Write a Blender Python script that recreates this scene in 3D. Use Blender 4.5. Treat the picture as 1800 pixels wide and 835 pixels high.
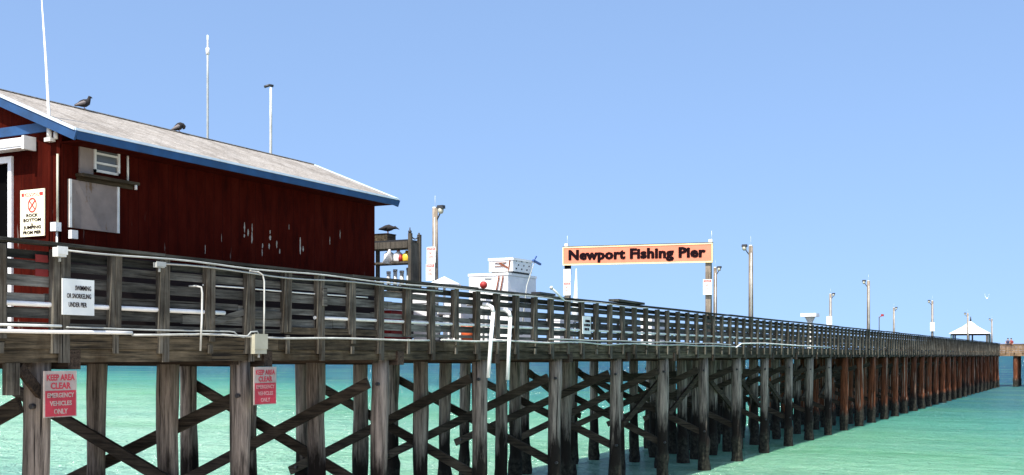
import bpy, bmesh, math, random
from mathutils import Vector, Matrix, noise as mnoise
R = math.radians
rnd = random.Random(7)
for o in list(bpy.data.objects):
    bpy.data.objects.remove(o, do_unlink=True)
scene = bpy.context.scene
COL = scene.collection

# ------------------------------------------------------------------ camera
# pier frame: +X runs out to sea along the pier, +Y across it away from the viewer, Z up, water at 0
TH = math.atan(0.527); CT, ST = math.cos(TH), math.sin(TH)
D = 11.86          # viewer to the near edge of the pier
E = 3.85           # eye height over the water
F = 2000.0
cam = bpy.data.cameras.new('camera')
cam.lens = 40.0; cam.sensor_width = 36.0; cam.shift_y = 206.5/1800
cam.clip_start = 0.1; cam.clip_end = 60000
camo = bpy.data.objects.new('camera', cam); COL.objects.link(camo)
camo.location = (0, -D, E); camo.rotation_euler = (R(90), 0, TH-R(90))
scene.camera = camo

# ------------------------------------------------------------------ world, sun, exposure
SUN_EL, SUN_AZ = 56.0, 185.0      # azimuth measured from +X towards +Y
world = bpy.data.worlds.new('World'); scene.world = world; world.use_nodes = True
nt = world.node_tree; nt.nodes.clear()
wo = nt.nodes.new('ShaderNodeOutputWorld'); bg = nt.nodes.new('ShaderNodeBackground')
sky = nt.nodes.new('ShaderNodeTexSky'); sky.sky_type = 'NISHITA'; sky.sun_disc = False
sky.sun_elevation = R(SUN_EL); sky.sun_rotation = R(90-SUN_AZ)
sky.altitude = 0; sky.air_density = 1.0; sky.dust_density = 1.8; sky.ozone_density = 2.8
bg.inputs['Strength'].default_value = 0.15
# deep clear-air sky: the pale band hugs the horizon only, so look up the sky a little higher than the true elevation
tcw = nt.nodes.new('ShaderNodeTexCoord'); sxyz = nt.nodes.new('ShaderNodeSeparateXYZ'); cxyz = nt.nodes.new('ShaderNodeCombineXYZ')
mz_ = nt.nodes.new('ShaderNodeMath'); mz_.operation = 'MULTIPLY_ADD'; mz_.inputs[1].default_value = .58; mz_.inputs[2].default_value = .262
nt.links.new(tcw.outputs['Generated'], sxyz.inputs[0]); nt.links.new(sxyz.outputs[0], cxyz.inputs[0]); nt.links.new(sxyz.outputs[1], cxyz.inputs[1])
nt.links.new(sxyz.outputs[2], mz_.inputs[0]); nt.links.new(mz_.outputs[0], cxyz.inputs[2]); nt.links.new(cxyz.outputs[0], sky.inputs[0])
nt.links.new(sky.outputs[0], bg.inputs['Color']); nt.links.new(bg.outputs[0], wo.inputs['Surface'])
sl = bpy.data.lights.new('sun', 'SUN'); sl.energy = 4.6; sl.angle = R(0.5); sl.color = (1, .95, .87)
so = bpy.data.objects.new('sun', sl); COL.objects.link(so)
sv = Vector((math.cos(R(SUN_EL))*math.cos(R(SUN_AZ)), math.cos(R(SUN_EL))*math.sin(R(SUN_AZ)), math.sin(R(SUN_EL))))
so.rotation_euler = sv.to_track_quat('Z', 'Y').to_euler(); so.location = sv*60
vs = scene.view_settings
vs.view_transform = 'Standard'; vs.look = 'None'; vs.gamma = 1; vs.exposure = 0.86; vs.use_curve_mapping = False

# ------------------------------------------------------------------ placing helpers (a real plane, a point on it)
def at(px, py, Y):                 # point on the plane at depth Y across the pier
    q = D+Y; dep = F*(q/CT)/(1954-px)
    return (dep-ST*q)/CT, E+(624-py)*dep/F
def ax(px, py, X):                 # point on the plane across the pier at X
    r = (px-900)/F; q = X*(ST-r*CT)/(CT+r*ST)
    return q-D, E+(624-py)*(CT*X+ST*q)/F

# ------------------------------------------------------------------ materials
def new_mat(name):
    m = bpy.data.materials.new(name); m.use_nodes = True
    n = m.node_tree.nodes; b = n['Principled BSDF']
    return m, n, m.node_tree.links, b
def N(n, t, **k):
    x = n.new(t)
    for a, v in k.items(): setattr(x, a, v)
    return x
def ramp(n, l, src, stops):
    r = n.new('ShaderNodeValToRGB'); e = r.color_ramp.elements
    while len(e) < len(stops): e.new(0.5)
    for i, (p, c) in enumerate(stops):
        e[i].position = p; e[i].color = (*c, 1) if len(c) == 3 else c
    l.new(src, r.inputs[0]); return r.outputs[0]
def nz(n, l, scale=(1, 1, 1), s=5, det=4, rough=.6, off=(0, 0, 0)):
    g = n.new('ShaderNodeNewGeometry'); mp = n.new('ShaderNodeMapping')
    mp.inputs['Scale'].default_value = scale; mp.inputs['Location'].default_value = off
    l.new(g.outputs['Position'], mp.inputs['Vector'])
    t = n.new('ShaderNodeTexNoise'); t.inputs['Scale'].default_value = s
    t.inputs['Detail'].default_value = det; t.inputs['Roughness'].default_value = rough
    l.new(mp.outputs[0], t.inputs['Vector']); return t.outputs['Fac']
def mixc(n, l, fac, a, b, mode='MIX'):
    m = n.new('ShaderNodeMix'); m.data_type = 'RGBA'; m.blend_type = mode
    for s, v in ((0, fac), (6, a), (7, b)):
        if isinstance(v, (int, float)): m.inputs[s].default_value = v
        elif isinstance(v, tuple): m.inputs[s].default_value = (*v, 1)
        else: l.new(v, m.inputs[s])
    return m.outputs[2]
def bump(n, l, b, h, strength=.4, dist=.02):
    u = n.new('ShaderNodeBump'); u.inputs['Strength'].default_value = strength
    u.inputs['Distance'].default_value = dist
    l.new(h, u.inputs['Height']); l.new(u.outputs[0], b.inputs['Normal'])

def plain(name, c, rough=.5, var=.15, metal=0, spots=None):
    m, n, l, b = new_mat(name)
    f = nz(n, l, s=3.5, det=6)
    c2 = tuple(x*(1-var) for x in c); c1 = tuple(min(1, x*(1+var*.5)) for x in c)
    out = ramp(n, l, f, [(.3, c2), (.7, c1)])
    if spots:
        s = ramp(n, l, nz(n, l, (1, 1, .35), 9, 5, .7, (3, 1, 2)), [(.60, (0, 0, 0)), (.70, (1, 1, 1))])
        out = mixc(n, l, s, out, spots)
    l.new(out, b.inputs['Base Color']); b.inputs['Roughness'].default_value = rough
    b.inputs['Metallic'].default_value = metal
    return m

def wood(name, axis, lo, hi, streak=(.012, .010, .008), stain=None, rnd_amt=.5):
    m, n, l, b = new_mat(name)
    sc = [14, 14, 14]; sc[axis] = .9
    g1 = nz(n, l, tuple(sc), 1.6, 6, .65)
    base = ramp(n, l, g1, [(.32, lo), (.62, hi)])
    # per-board tone
    g = n.new('ShaderNodeNewGeometry')
    tone = ramp(n, l, g.outputs['Random Per Island'], [(0, (1-rnd_amt,)*3), (1, (1+rnd_amt*.55,)*3)])
    base = mixc(n, l, 1.0, base, tone, 'MULTIPLY')
    # broad weathering
    w = ramp(n, l, nz(n, l, (.8, .8, 1.3), 1.3, 5, .65, (5, 2, 1)), [(.35, (.55, .53, .50)), (.65, (1.15, 1.12, 1.08))])
    base = mixc(n, l, 1.0, base, w, 'MULTIPLY')
    sc2 = [26, 26, 26]; sc2[axis] = .55
    g2 = nz(n, l, tuple(sc2), 1.4, 3, .5, (1, 7, 3))
    k = ramp(n, l, g2, [(.60, (0, 0, 0)), (.68, (1, 1, 1))])
    base = mixc(n, l, k, base, streak)
    if stain:
        s = ramp(n, l, nz(n, l, (1, 1, .6), 2.2, 4, .6, (9, 4, 6)), [(.52, (0, 0, 0)), (.68, (.8, .8, .8))])
        base = mixc(n, l, s, base, stain)
    l.new(base, b.inputs['Base Color']); b.inputs['Roughness'].default_value = .9; b.inputs['Specular IOR Level'].default_value = .15
    bump(n, l, b, g1, .5, .02)
    return m

def pile_mat(name, lo, hi, dark_z, pale):
    m, n, l, b = new_mat(name)
    g1 = nz(n, l, (11, 11, .7), 1.5, 6, .7)
    base = ramp(n, l, g1, [(.33, lo), (.62, hi)])
    g = n.new('ShaderNodeNewGeometry')
    tone = ramp(n, l, g.outputs['Random Per Island'], [(0, (.6,)*3), (1, (1.25,)*3)])
    base = mixc(n, l, 1.0, base, tone, 'MULTIPLY')
    k = ramp(n, l, nz(n, l, (20, 20, .5), 1.2, 3, .5, (1, 7, 3)), [(.58, (0, 0, 0)), (.68, (1, 1, 1))])
    base = mixc(n, l, k, base, (.012, .010, .009))
    if pale:  # sunlit streaks of the far piles, painted into the timber colour
        k = ramp(n, l, nz(n, l, (16, 16, .25), 1.1, 3, .55, (8, 3, 6)), [(.60, (0, 0, 0)), (.66, (.8, .8, .8))])
        base = mixc(n, l, k, base, pale)
    sep = n.new('ShaderNodeSeparateXYZ'); l.new(g.outputs['Position'], sep.inputs[0])
    # creosote-dark tidal length of the timber
    jit = nz(n, l, (2.5, 2.5, .5), 1.6, 5, .65, (2, 8, 4))
    ad = N(n, 'ShaderNodeMath', operation='MULTIPLY_ADD'); l.new(jit, ad.inputs[0]); ad.inputs[1].default_value = 2.6
    zr_ = N(n, 'ShaderNodeMath', operation='MULTIPLY_ADD'); l.new(g.outputs['Random Per Island'], zr_.inputs[0]); zr_.inputs[1].default_value = 1.3; l.new(sep.outputs[2], zr_.inputs[2])
    z2_ = N(n, 'ShaderNodeMath', operation='SUBTRACT'); l.new(zr_.outputs[0], z2_.inputs[0]); z2_.inputs[1].default_value = .65
    l.new(z2_.outputs[0], ad.inputs[2])
    t = ramp(n, l, ad.outputs[0], [(0, (1, 1, 1)), (1, (0, 0, 0))])
    mr = n.new('ShaderNodeMapRange'); l.new(ad.outputs[0], mr.inputs[0])
    mr.inputs[1].default_value = dark_z+.9; mr.inputs[2].default_value = dark_z+1.5; mr.inputs[3].default_value = 1; mr.inputs[4].default_value = 0
    base = mixc(n, l, mr.outputs[0], base, (.014, .011, .009))
    # barnacles near the water
    cr = nz(n, l, (1, 1, 1), 9, 4, .6)
    bc = ramp(n, l, cr, [(.38, (.010, .010, .008)), (.72, (.050, .048, .036))])
    mr2 = n.new('ShaderNodeMapRange'); ad2 = N(n, 'ShaderNodeMath', operation='MULTIPLY_ADD')
    l.new(jit, ad2.inputs[0]); ad2.inputs[1].default_value = .8; l.new(sep.outputs[2], ad2.inputs[2])
    l.new(ad2.outputs[0], mr2.inputs[0]); mr2.inputs[1].default_value = 1.15; mr2.inputs[2].default_value = 1.35
    mr2.inputs[3].default_value = 1; mr2.inputs[4].default_value = 0
    base = mixc(n, l, mr2.outputs[0], base, bc)
    l.new(base, b.inputs['Base Color']); b.inputs['Roughness'].default_value = .9; b.inputs['Specular IOR Level'].default_value = .15
    bump(n, l, b, nz(n, l, (9, 9, 2), 2, 6, .7), .6, .03)
    return m

M = {}
M['post'] = wood('weathered_post_wood', 2, (.036, .033, .027), (.150, .142, .118), stain=(.040, .03, .019))
M['board'] = wood('weathered_board_wood', 0, (.030, .031, .028), (.150, .152, .138), rnd_amt=.6)
M['capw'] = wood('rail_cap_wood', 0, (.020, .022, .020), (.075, .078, .068))
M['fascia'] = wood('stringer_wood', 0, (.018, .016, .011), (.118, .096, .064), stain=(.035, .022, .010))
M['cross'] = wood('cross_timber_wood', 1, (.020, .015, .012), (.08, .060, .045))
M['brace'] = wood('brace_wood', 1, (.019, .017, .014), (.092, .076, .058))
M['deckw'] = wood('deck_plank_wood', 1, (.06, .05, .04), (.14, .12, .10))
M['lamp'] = wood('lamp_post_wood', 2, (.16, .13, .10), (.30, .26, .21), rnd_amt=.15)
M['crate'] = wood('grey_plank_wood', 2, (.045, .042, .036), (.11, .10, .085), rnd_amt=.3)
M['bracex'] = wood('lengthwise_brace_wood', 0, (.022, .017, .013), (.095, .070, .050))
M['pile'] = pile_mat('old_pile_timber', (.052, .044, .037), (.32, .272, .225), 2.1, None)
M['rustpile'] = pile_mat('red_brown_pile_timber', (.026, .009, .004), (.175, .058, .025), 1.0, (.40, .33, .25))
M['white'] = plain('white_paint', (.78, .78, .76), .45, .1)
M['oldwhite'] = plain('weathered_white', (.62, .62, .58), .6, .2, spots=(.35, .30, .24))
M['pvc'] = plain('white_plastic_pipe', (.72, .74, .70), .4, .25)
M['greypipe'] = plain('grey_conduit', (.36, .38, .36), .45, .3)
M['palepipe'] = plain('dull_white_pipe', (.50, .51, .47), .6, .35, spots=(.30, .26, .20))
M['beige'] = plain('beige_enamel', (.38, .37, .28), .5, .2)
M['offgrey'] = plain('pale_grey_paint', (.21, .172, .15), .85, .25, spots=(.13, .08, .045))
M['blue'] = plain('blue_trim_paint', (.006, .052, .15), .7, .35)
M['drip'] = plain('pale_blue_edge', (.55, .66, .74), .4, .15)
M['black'] = plain('black_metal', (.02, .02, .022), .5, .2)
M['dark'] = plain('dark_opening', (.004, .004, .004), 1, .2)
M['dark'].node_tree.nodes['Principled BSDF'].inputs['Specular IOR Level'].default_value = 0
M['glass'] = plain('louvre_glass', (.10, .11, .11), .2, .2)
M['signwhite'] = plain('sign_white', (.82, .80, .74), .5, .06)
M['signpale'] = plain('sign_pale_faded', (.66, .70, .68), .5, .1)
M['signcream'] = plain('sign_cream', (.85, .78, .55), .5, .06)
M['red'] = plain('sign_red', (.62, .03, .02), .5, .2)
M['fadered'] = plain('faded_red', (.40, .022, .045), .7, .4)
M['darkred'] = plain('old_red_paint', (.20, .012, .010), .8, .4)
M['oldsign'] = plain('faded_sign_white', (.34, .29, .265), .7, .3, spots=(.20, .08, .04))
M['fadepink'] = plain('faded_lettering', (.42, .22, .22), .7, .3)
M['ink'] = plain('black_ink', (.012, .006, .008), 1, .1)
M['ink'].node_tree.nodes['Principled BSDF'].inputs['Specular IOR Level'].default_value = 0
M['orangeboard'] = plain('salmon_orange_board', (.66, .20, .115), .7, .1)
M['cream'] = plain('cream_edge', (.75, .62, .33), .6, .1)
M['greenink'] = plain('faded_green_ink', (.35, .50, .38), .6, .1)
M['redpl'] = plain('red_plastic', (.30, .015, .012), .6, .3)
M['orange'] = plain('orange_plastic', (.60, .12, .04), .4, .2)
M['yellow'] = plain('yellow_plastic', (.75, .50, .05), .4, .2)
M['bluepl'] = plain('blue_plastic', (.03, .08, .25), .4, .2)
M['brownf'] = plain('brown_feather', (.012, .010, .011), .9, .4)
M['greyf'] = plain('grey_feather', (.16, .14, .135), .9, .2)
M['skin'] = plain('skin', (.45, .26, .18), .6, .1)
M['cloth'] = plain('dark_blue_cloth', (.03, .04, .09), .9, .2)
M['cloth2'] = plain('dark_red_cloth', (.20, .03, .03), .9, .2)
M['greenpaint'] = plain('green_paint', (.10, .18, .13), .6, .2)
M['rust'] = plain('rust', (.18, .05, .02), .85, .4)
M['tanwood'] = wood('sunlit_tan_wood', 2, (.13, .085, .05), (.30, .21, .13), rnd_amt=.3)
M['fish'] = plain('galvanised', (.45, .46, .46), .4, .15, .3)

def siding():
    m, n, l, b = new_mat('red_siding')
    f = nz(n, l, (2, 2, .6), 2.2, 6, .7)
    base = ramp(n, l, f, [(.3, (.020, .0022, .0014)), (.5, (.040, .0038, .0018)), (.75, (.055, .0075, .004))])
    g = n.new('ShaderNodeNewGeometry'); sep = n.new('ShaderNodeSeparateXYZ'); l.new(g.outputs['Position'], sep.inputs[0])
    # grooves every 0.2 m along both walls
    s = N(n, 'ShaderNodeMath', operation='ADD'); l.new(sep.outputs[0], s.inputs[0]); l.new(sep.outputs[1], s.inputs[1])
    md = N(n, 'ShaderNodeMath', operation='PINGPONG'); l.new(s.outputs[0], md.inputs[0]); md.inputs[1].default_value = .1
    gr = ramp(n, l, md.outputs[0], [(0, (0, 0, 0)), (.012, (1, 1, 1))])
    base = mixc(n, l, gr, (.025, .003, .002), base)
    # peeled paint patches, long and thin, low down on the sea-side wall
    pe = nz(n, l, (7, 7, .9), 1.9, 3, .6, (4.3, 0, 1.2))
    pk = ramp(n, l, pe, [(.66, (0, 0, 0)), (.685, (1, 1, 1))])
    mz = n.new('ShaderNodeMapRange'); l.new(sep.outputs[2], mz.inputs[0])
    mz.inputs[1].default_value = 6.0; mz.inputs[2].default_value = 5.4
    mx = ramp(n, l, nz(n, l, (.35, .35, .3), 1.6, 2, .5, (1.7, 0, 0)), [(.48, (0, 0, 0)), (.56, (1, 1, 1))])
    k1 = mixc(n, l, 1.0, pk, mz.outputs[0], 'MULTIPLY'); k2 = mixc(n, l, 1.0, k1, mx, 'MULTIPLY'); k2 = mixc(n, l, 1.0, k2, (.25, .25, .25), 'MULTIPLY')
    base = mixc(n, l, k2, base, (.42, .40, .34))
    l.new(base, b.inputs['Base Color']); b.inputs['Roughness'].default_value = .9; b.inputs['Specular IOR Level'].default_value = .03
    bump(n, l, b, gr, .3, .01)
    return m
M['siding'] = siding()

def roofing():
    m, n, l, b = new_mat('pale_shingles')
    f = nz(n, l, (1, 1, 1), 24, 5, .8)
    base = ramp(n, l, f, [(.3, (.14, .125, .11)), (.5, (.32, .297, .268)), (.72, (.48, .455, .42))])
    w = ramp(n, l, nz(n, l, (2.6, .7, .7), 1.1, 6, .75, (3, 3, 0)), [(.32, (.60, .57, .53)), (.50, (.95, .94, .92)), (.68, (1.12, 1.11, 1.08))])
    base = mixc(n, l, 1.0, base, w, 'MULTIPLY')
    g = n.new('ShaderNodeNewGeometry')
    br = n.new('ShaderNodeTexBrick'); mp = n.new('ShaderNodeMapping'); l.new(g.outputs['Position'], mp.inputs[0])
    br.inputs['Scale'].default_value = 1; br.inputs['Brick Width'].default_value = .3; br.inputs['Row Height'].default_value = .14
    br.inputs['Mortar Size'].default_value = .008; br.inputs['Color1'].default_value = (1, 1, 1, 1); br.inputs['Color2'].default_value = (.82, .80, .77, 1)
    br.inputs['Mortar'].default_value = (.55, .53, .5, 1); l.new(mp.outputs[0], br.inputs['Vector'])
    base = mixc(n, l, 1.0, base, br.outputs['Color'], 'MULTIPLY')
    l.new(base, b.inputs['Base Color']); b.inputs['Roughness'].default_value = .9
    bump(n, l, b, f, .5, .01)
    return m
M['roof'] = roofing()
M['wall_shade'] = plain('painted_wall_shade', (.012, .004, .003), .95, .4)  # near-black colour for the shade on the lower side wall
M['bare'] = plain('bare_weathered_wood', (.34, .31, .26), .9, .35)

def water():
    m, n, l, b = new_mat('sea_water')
    g = n.new('ShaderNodeNewGeometry'); sep = n.new('ShaderNodeSeparateXYZ'); l.new(g.outputs['Position'], sep.inputs[0])
    # the shoaling bed gives pale turquoise water near the beach and blue water off it
    wob = nz(n, l, (.010, .004, 1), 1, 3, .55)
    a = N(n, 'ShaderNodeMath', operation='MULTIPLY_ADD'); l.new(wob, a.inputs[0]); a.inputs[1].default_value = 46
    a2 = N(n, 'ShaderNodeMath', operation='MULTIPLY_ADD'); l.new(sep.outputs[1], a2.inputs[0]); a2.inputs[1].default_value = -.5; l.new(sep.outputs[0], a2.inputs[2])
    l.new(a2.outputs[0], a.inputs[2])
    mr = n.new('ShaderNodeMapRange'); l.new(a.outputs[0], mr.inputs[0])
    mr.inputs[1].default_value = 45; mr.inputs[2].default_value = 215
    c = ramp(n, l, mr.outputs[0], [(0, WC[0]), (.14, WC[1]), (.27, WC[2]), (.45, WC[3]), (1, WC[4])])
    st = ramp(n, l, nz(n, l, (.05, .02, 1), 1, 4, .6, (3, 8, 0)), [(.35, (.80, .87, .92)), (.65, (1.16, 1.09, 1.04))])
    c = mixc(n, l, 1.0, c, st, 'MULTIPLY')
    gp_ = ramp(n, l, nz(n, l, (.10, .05, 1), 1, 5, .65, (1, 5, 0)), [(.50, (0, 0, 0)), (.68, (.5, .5, .5))])
    c = mixc(n, l, gp_, c, (.075, .26, .115))
    rp = ramp(n, l, nz(n, l, (.9, .7, 1), 1.3, 7, .75, (7, 3, 0)), [(.35, (.80, .88, .88)), (.52, (1, 1, 1)), (.70, (1.14, 1.10, 1.08))])
    c = mixc(n, l, 1.0, c, rp, 'MULTIPLY')
    out = n['Material Output']; n.remove(b)
    df = n.new('ShaderNodeBsdfDiffuse'); gl = n.new('ShaderNodeBsdfGlossy'); mx = n.new('ShaderNodeMixShader')
    gl.inputs['Roughness'].default_value = .16; mx.inputs[0].default_value = .15   # wind-ruffled sea: reflectance stays low even far off
    h0 = nz(n, l, (1, .4, 1), .16, 3, .5, (2, 2, 0)); h1 = nz(n, l, (1, .8, 1), .8, 4, .65); h2 = nz(n, l, (1, .9, 1), 3.0, 4, .7, (4, 1, 0))
    last = None
    for h, st_, di in ((h0, 1, 1.6), (h1, 1, .8), (h2, 1, .30)):
        u = n.new('ShaderNodeBump'); u.inputs['Strength'].default_value = st_; u.inputs['Distance'].default_value = di; l.new(h, u.inputs['Height'])
        if last: l.new(last, u.inputs['Normal'])
        last = u.outputs[0]
    l.new(c, df.inputs['Color']); l.new(last, df.inputs['Normal']); l.new(last, gl.inputs['Normal'])
    l.new(df.outputs[0], mx.inputs[1]); l.new(gl.outputs[0], mx.inputs[2]); l.new(mx.outputs[0], out.inputs['Surface'])
    return m
WC = [(.235, .430, .300), (.115, .310, .190), (.052, .235, .170), (.012, .110, .120), (.005, .060, .100)]
M['water'] = water()

# ------------------------------------------------------------------ mesh helpers
class MB:
    def __init__(s): s.v = []; s.f = []; s.smooth = []
    def add(s, vs, fs, sm=False):
        k = len(s.v); s.v += [Vector(p) for p in vs]
        for f in fs: s.f.append([i+k for i in f]); s.smooth.append(sm)
        return s
    def box(s, x0, x1, y0, y1, z0, z1):
        vs = [(x, y, z) for z in (z0, z1) for y in (y0, y1) for x in (x0, x1)]
        return s.add(vs, [(0, 2, 3, 1), (4, 5, 7, 6), (0, 1, 5, 4), (2, 6, 7, 3), (0, 4, 6, 2), (1, 3, 7, 5)])
    def bar(s, p, q, w, h, up=(0, 0, 1)):        # beam from p to q, w across, h along 'up'
        p, q = Vector(p), Vector(q); d = (q-p).normalized(); u = Vector(up)
        r = d.cross(u)
        if r.length < 1e-4: r = d.cross(Vector((1, 0, 0)))
        r.normalize(); u = r.cross(d).normalized(); vs = []
        for c in (p, q):
            for a, b2 in ((-1, -1), (1, -1), (1, 1), (-1, 1)): vs.append(c+r*a*w/2+u*b2*h/2)
        return s.add(vs, [(0, 1, 2, 3), (7, 6, 5, 4), (0, 4, 5, 1), (1, 5, 6, 2), (2, 6, 7, 3), (3, 7, 4, 0)])
    def loft(s, pts, rad, n=10, sm=True, flat=None, caps=True):
        pts = [Vector(p) for p in pts]
        if not isinstance(rad, (list, tuple)): rad = [rad]*len(pts)
        vs = []; fs = []; ref = None
        for i, p in enumerate(pts):
            d = (pts[min(i+1, len(pts)-1)]-pts[max(i-1, 0)]).normalized()
            if ref is None:
                ref = Vector((1, 0, 0)) if abs(d.x) < .8 else Vector((0, 1, 0))
            r = (ref-d*ref.dot(d)).normalized(); ref = r; u = d.cross(r)
            ra = rad[i]; rb = ra if flat is None else ra*flat
            for k in range(n):
                a = 2*math.pi*k/n; vs.append(p+r*math.cos(a)*ra+u*math.sin(a)*rb)
        for i in range(len(pts)-1):
            for k in range(n):
                fs.append((i*n+k, i*n+(k+1) % n, (i+1)*n+(k+1) % n, (i+1)*n+k))
        s.add(vs, fs, sm)
        if caps:
            k = len(s.v)-len(vs)
            s.f.append([k+j for j in reversed(range(n))]); s.smooth.append(False)
            e = k+(len(pts)-1)*n; s.f.append([e+j for j in range(n)]); s.smooth.append(False)
        return s
    def ball(s, c, r, sz=(1, 1, 1), seg=12, rings=8):
        vs = []; fs = []
        for i in range(1, rings):
            a = math.pi*i/rings
            for k in range(seg):
                b2 = 2*math.pi*k/seg
                vs.append((c[0]+r*sz[0]*math.sin(a)*math.cos(b2), c[1]+r*sz[1]*math.sin(a)*math.sin(b2), c[2]+r*sz[2]*math.cos(a)))
        t = len(vs); vs.append((c[0], c[1], c[2]+r*sz[2])); vs.append((c[0], c[1], c[2]-r*sz[2]))
        for i in range(rings-2):
            for k in range(seg):
                fs.append((i*seg+k, (i+1)*seg+k, (i+1)*seg+(k+1) % seg, i*seg+(k+1) % seg))
        for k in range(seg):
            fs.append((t, k, (k+1) % seg)); fs.append((t+1, (rings-2)*seg+(k+1) % seg, (rings-2)*seg+k))
        return s.add(vs, fs, True)

BASE = {}
def obj(name, mb, mat, parent=None, base=None):
    me = bpy.data.meshes.new(name)
    b = Vector(BASE[parent.name]) if parent else Vector(base or (0, 0, 0))
    me.from_pydata([tuple(v-b) for v in mb.v], [], mb.f); me.update()
    for p, sm in zip(me.polygons, mb.smooth): p.use_smooth = sm
    me.materials.append(M[mat] if isinstance(mat, str) else mat)
    o = bpy.data.objects.new(name, me); COL.objects.link(o)
    if parent: o.parent = parent
    else: o.location = b
    BASE[o.name] = tuple(b)
    return o
def tag(o, label=None, cat=None, group=None, kind=None):
    if label: o['label'] = label
    if cat: o['category'] = cat
    if group: o['group'] = group
    if kind: o['kind'] = kind
    return o
def thing(name, label, cat, base=(0, 0, 0), group=None):
    o = bpy.data.objects.new(name, None); COL.objects.link(o); o.location = base
    o.empty_display_size = .3
    BASE[o.name] = tuple(base); return tag(o, label, cat, group)

def text_mb(body, size, bold=0., ext=.003, origin=(0, 0, 0), right=(1, 0, 0), up=(0, 0, 1), width=None, align='CENTER', spacing=1.0, thick=()):
    cu = bpy.data.curves.new('t', 'FONT'); cu.body = body; cu.size = size; cu.offset = bold
    cu.extrude = ext; cu.align_x = align; cu.align_y = 'CENTER'; cu.space_character = spacing; cu.resolution_u = 2
    ob = bpy.data.objects.new('t', cu); COL.objects.link(ob)
    dg = bpy.context.evaluated_depsgraph_get(); dg.update()
    me = bpy.data.meshes.new_from_object(ob.evaluated_get(dg))
    vs = [v.co.copy() for v in me.vertices]; fs = [tuple(p.vertices) for p in me.polygons]
    bpy.data.objects.remove(ob, do_unlink=True); bpy.data.curves.remove(cu); bpy.data.meshes.remove(me)
    xs = [v.x for v in vs]; w = max(xs)-min(xs); cx = (max(xs)+min(xs))/2
    ys = [v.y for v in vs]; cy = (max(ys)+min(ys))/2
    k = width/w if width else 1
    r = Vector(right); u = Vector(up); nn = r.cross(u); o = Vector(origin)
    if align == 'CENTER': vs = [o+r*(v.x-cx)*k+u*(v.y-cy)+nn*(v.z+ext) for v in vs]
    mb = MB(); mb.add(vs, fs)
    for i, (dx, dy) in enumerate(thick):
        mb.add([v+r*dx+u*dy+nn*(-.0012*(i+1)) for v in vs], fs)
    return mb

# ------------------------------------------------------------------ SEA
def rings_plane():
    mb = MB(); n = 72; rs = [0, 30, 120, 500, 2500, 40000]
    mb.add([(80, 0, 0)] + [(80+r*math.cos(2*math.pi*k/n), r*math.sin(2*math.pi*k/n), 0) for r in rs[1:] for k in range(n)],
           [(0, 1+k, 1+(k+1) % n) for k in range(n)] +
           [(1+i*n+k, 1+(i+1)*n+k, 1+(i+1)*n+(k+1) % n, 1+i*n+(k+1) % n) for i in range(len(rs)-2) for k in range(n)])
    return mb
tag(obj('water', rings_plane(), 'water'), 'turquoise shallow sea turning blue towards the horizon', kind='structure')

# ------------------------------------------------------------------ BEACH (out of sight below the frame; the first piles stand on it)
def sand():
    m, n, l, b = new_mat('beach_sand')
    f = nz(n, l, s=.6, det=8, rough=.7)
    c = ramp(n, l, f, [(.3, (.50, .42, .31)), (.7, (.66, .58, .46))])
    g = n.new('ShaderNodeNewGeometry'); sep = n.new('ShaderNodeSeparateXYZ'); l.new(g.outputs['Position'], sep.inputs[0])
    mr = n.new('ShaderNodeMapRange'); l.new(sep.outputs[2], mr.inputs[0]); mr.inputs[1].default_value = .10; mr.inputs[2].default_value = .30
    c = mixc(n, l, mr.outputs[0], (.24, .19, .13), c)
    l.new(c, b.inputs['Base Color']); b.inputs['Roughness'].default_value = .9; bump(n, l, b, nz(n, l, s=3, det=6), .5, .05)
    return m
M['sand'] = sand()
bmb = MB(); nx, ny = 60, 80; vs = []
for j in range(ny+1):
    for i in range(nx+1):
        y = -240+j*6.0; e = 17.5+1.6*mnoise.noise(Vector((y*.06, 2, 0)))
        x = e+2-(i/nx)**1.6*170; h = min(1.9, (e-x)*.085)
        vs.append((x, y, h+.05*mnoise.noise(Vector((x*.3, y*.3, 1)))))
bmb.add(vs, [(j*(nx+1)+i, j*(nx+1)+i+1, (j+1)*(nx+1)+i+1, (j+1)*(nx+1)+i) for j in range(ny) for i in range(nx)], True)
tag(obj('beach', bmb, 'sand'), 'pale sand beach under the landward end of the pier', kind='structure')

# ------------------------------------------------------------------ PIER
S = 3.80; X0 = 10.0; XE = 147.6; XS = -6.0; W = 5.2
deck_z = 4.15
pier = thing('pier', 'long weathered timber pier on round piles running out over turquoise water', 'pier', (XS, 0, 0))
mb = MB(); x = XS
while x < XE:
    w = .19; mb.box(x, x+w-.012, .0, W, 4.103+rnd.uniform(-.003, .003), 4.148+rnd.uniform(-.004, .004)); x += w
obj('deck', mb, 'deckw', pier)
def seg_boards(mb, x0, x1, y0, y1, z0, z1, seg=3.6, jz=.006, off=0., skip=0.):
    x = x0+off
    while x < x1:
        e = min(x+seg, x1)
        if rnd.random() >= skip:
            a, b = rnd.uniform(-jz, jz), rnd.uniform(-jz, jz); j = rnd.uniform(-.004, .004)
            vs = []
            for z in (z0, z1):
                for y in (y0, y1):
                    for xx, dz in ((x, a), (e-.008, b)): vs.append((xx, y+j, z+dz))
            mb.add(vs, [(0, 2, 3, 1), (4, 5, 7, 6), (0, 1, 5, 4), (2, 6, 7, 3), (0, 4, 6, 2), (1, 3, 7, 5)])
        x = e
def one_course(name, mat, par, *a, **k):
    m_ = MB(); seg_boards(m_, *a, **k); return obj(name, m_, mat, par)
for yy in (.22, 1.0, 1.75, 2.6, 3.45, 4.2, 4.92):
    one_course('stringer', 'fascia', pier, XS, XE, yy, yy+.08, 3.922, 4.10, seg=7.6, jz=.002)
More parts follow.
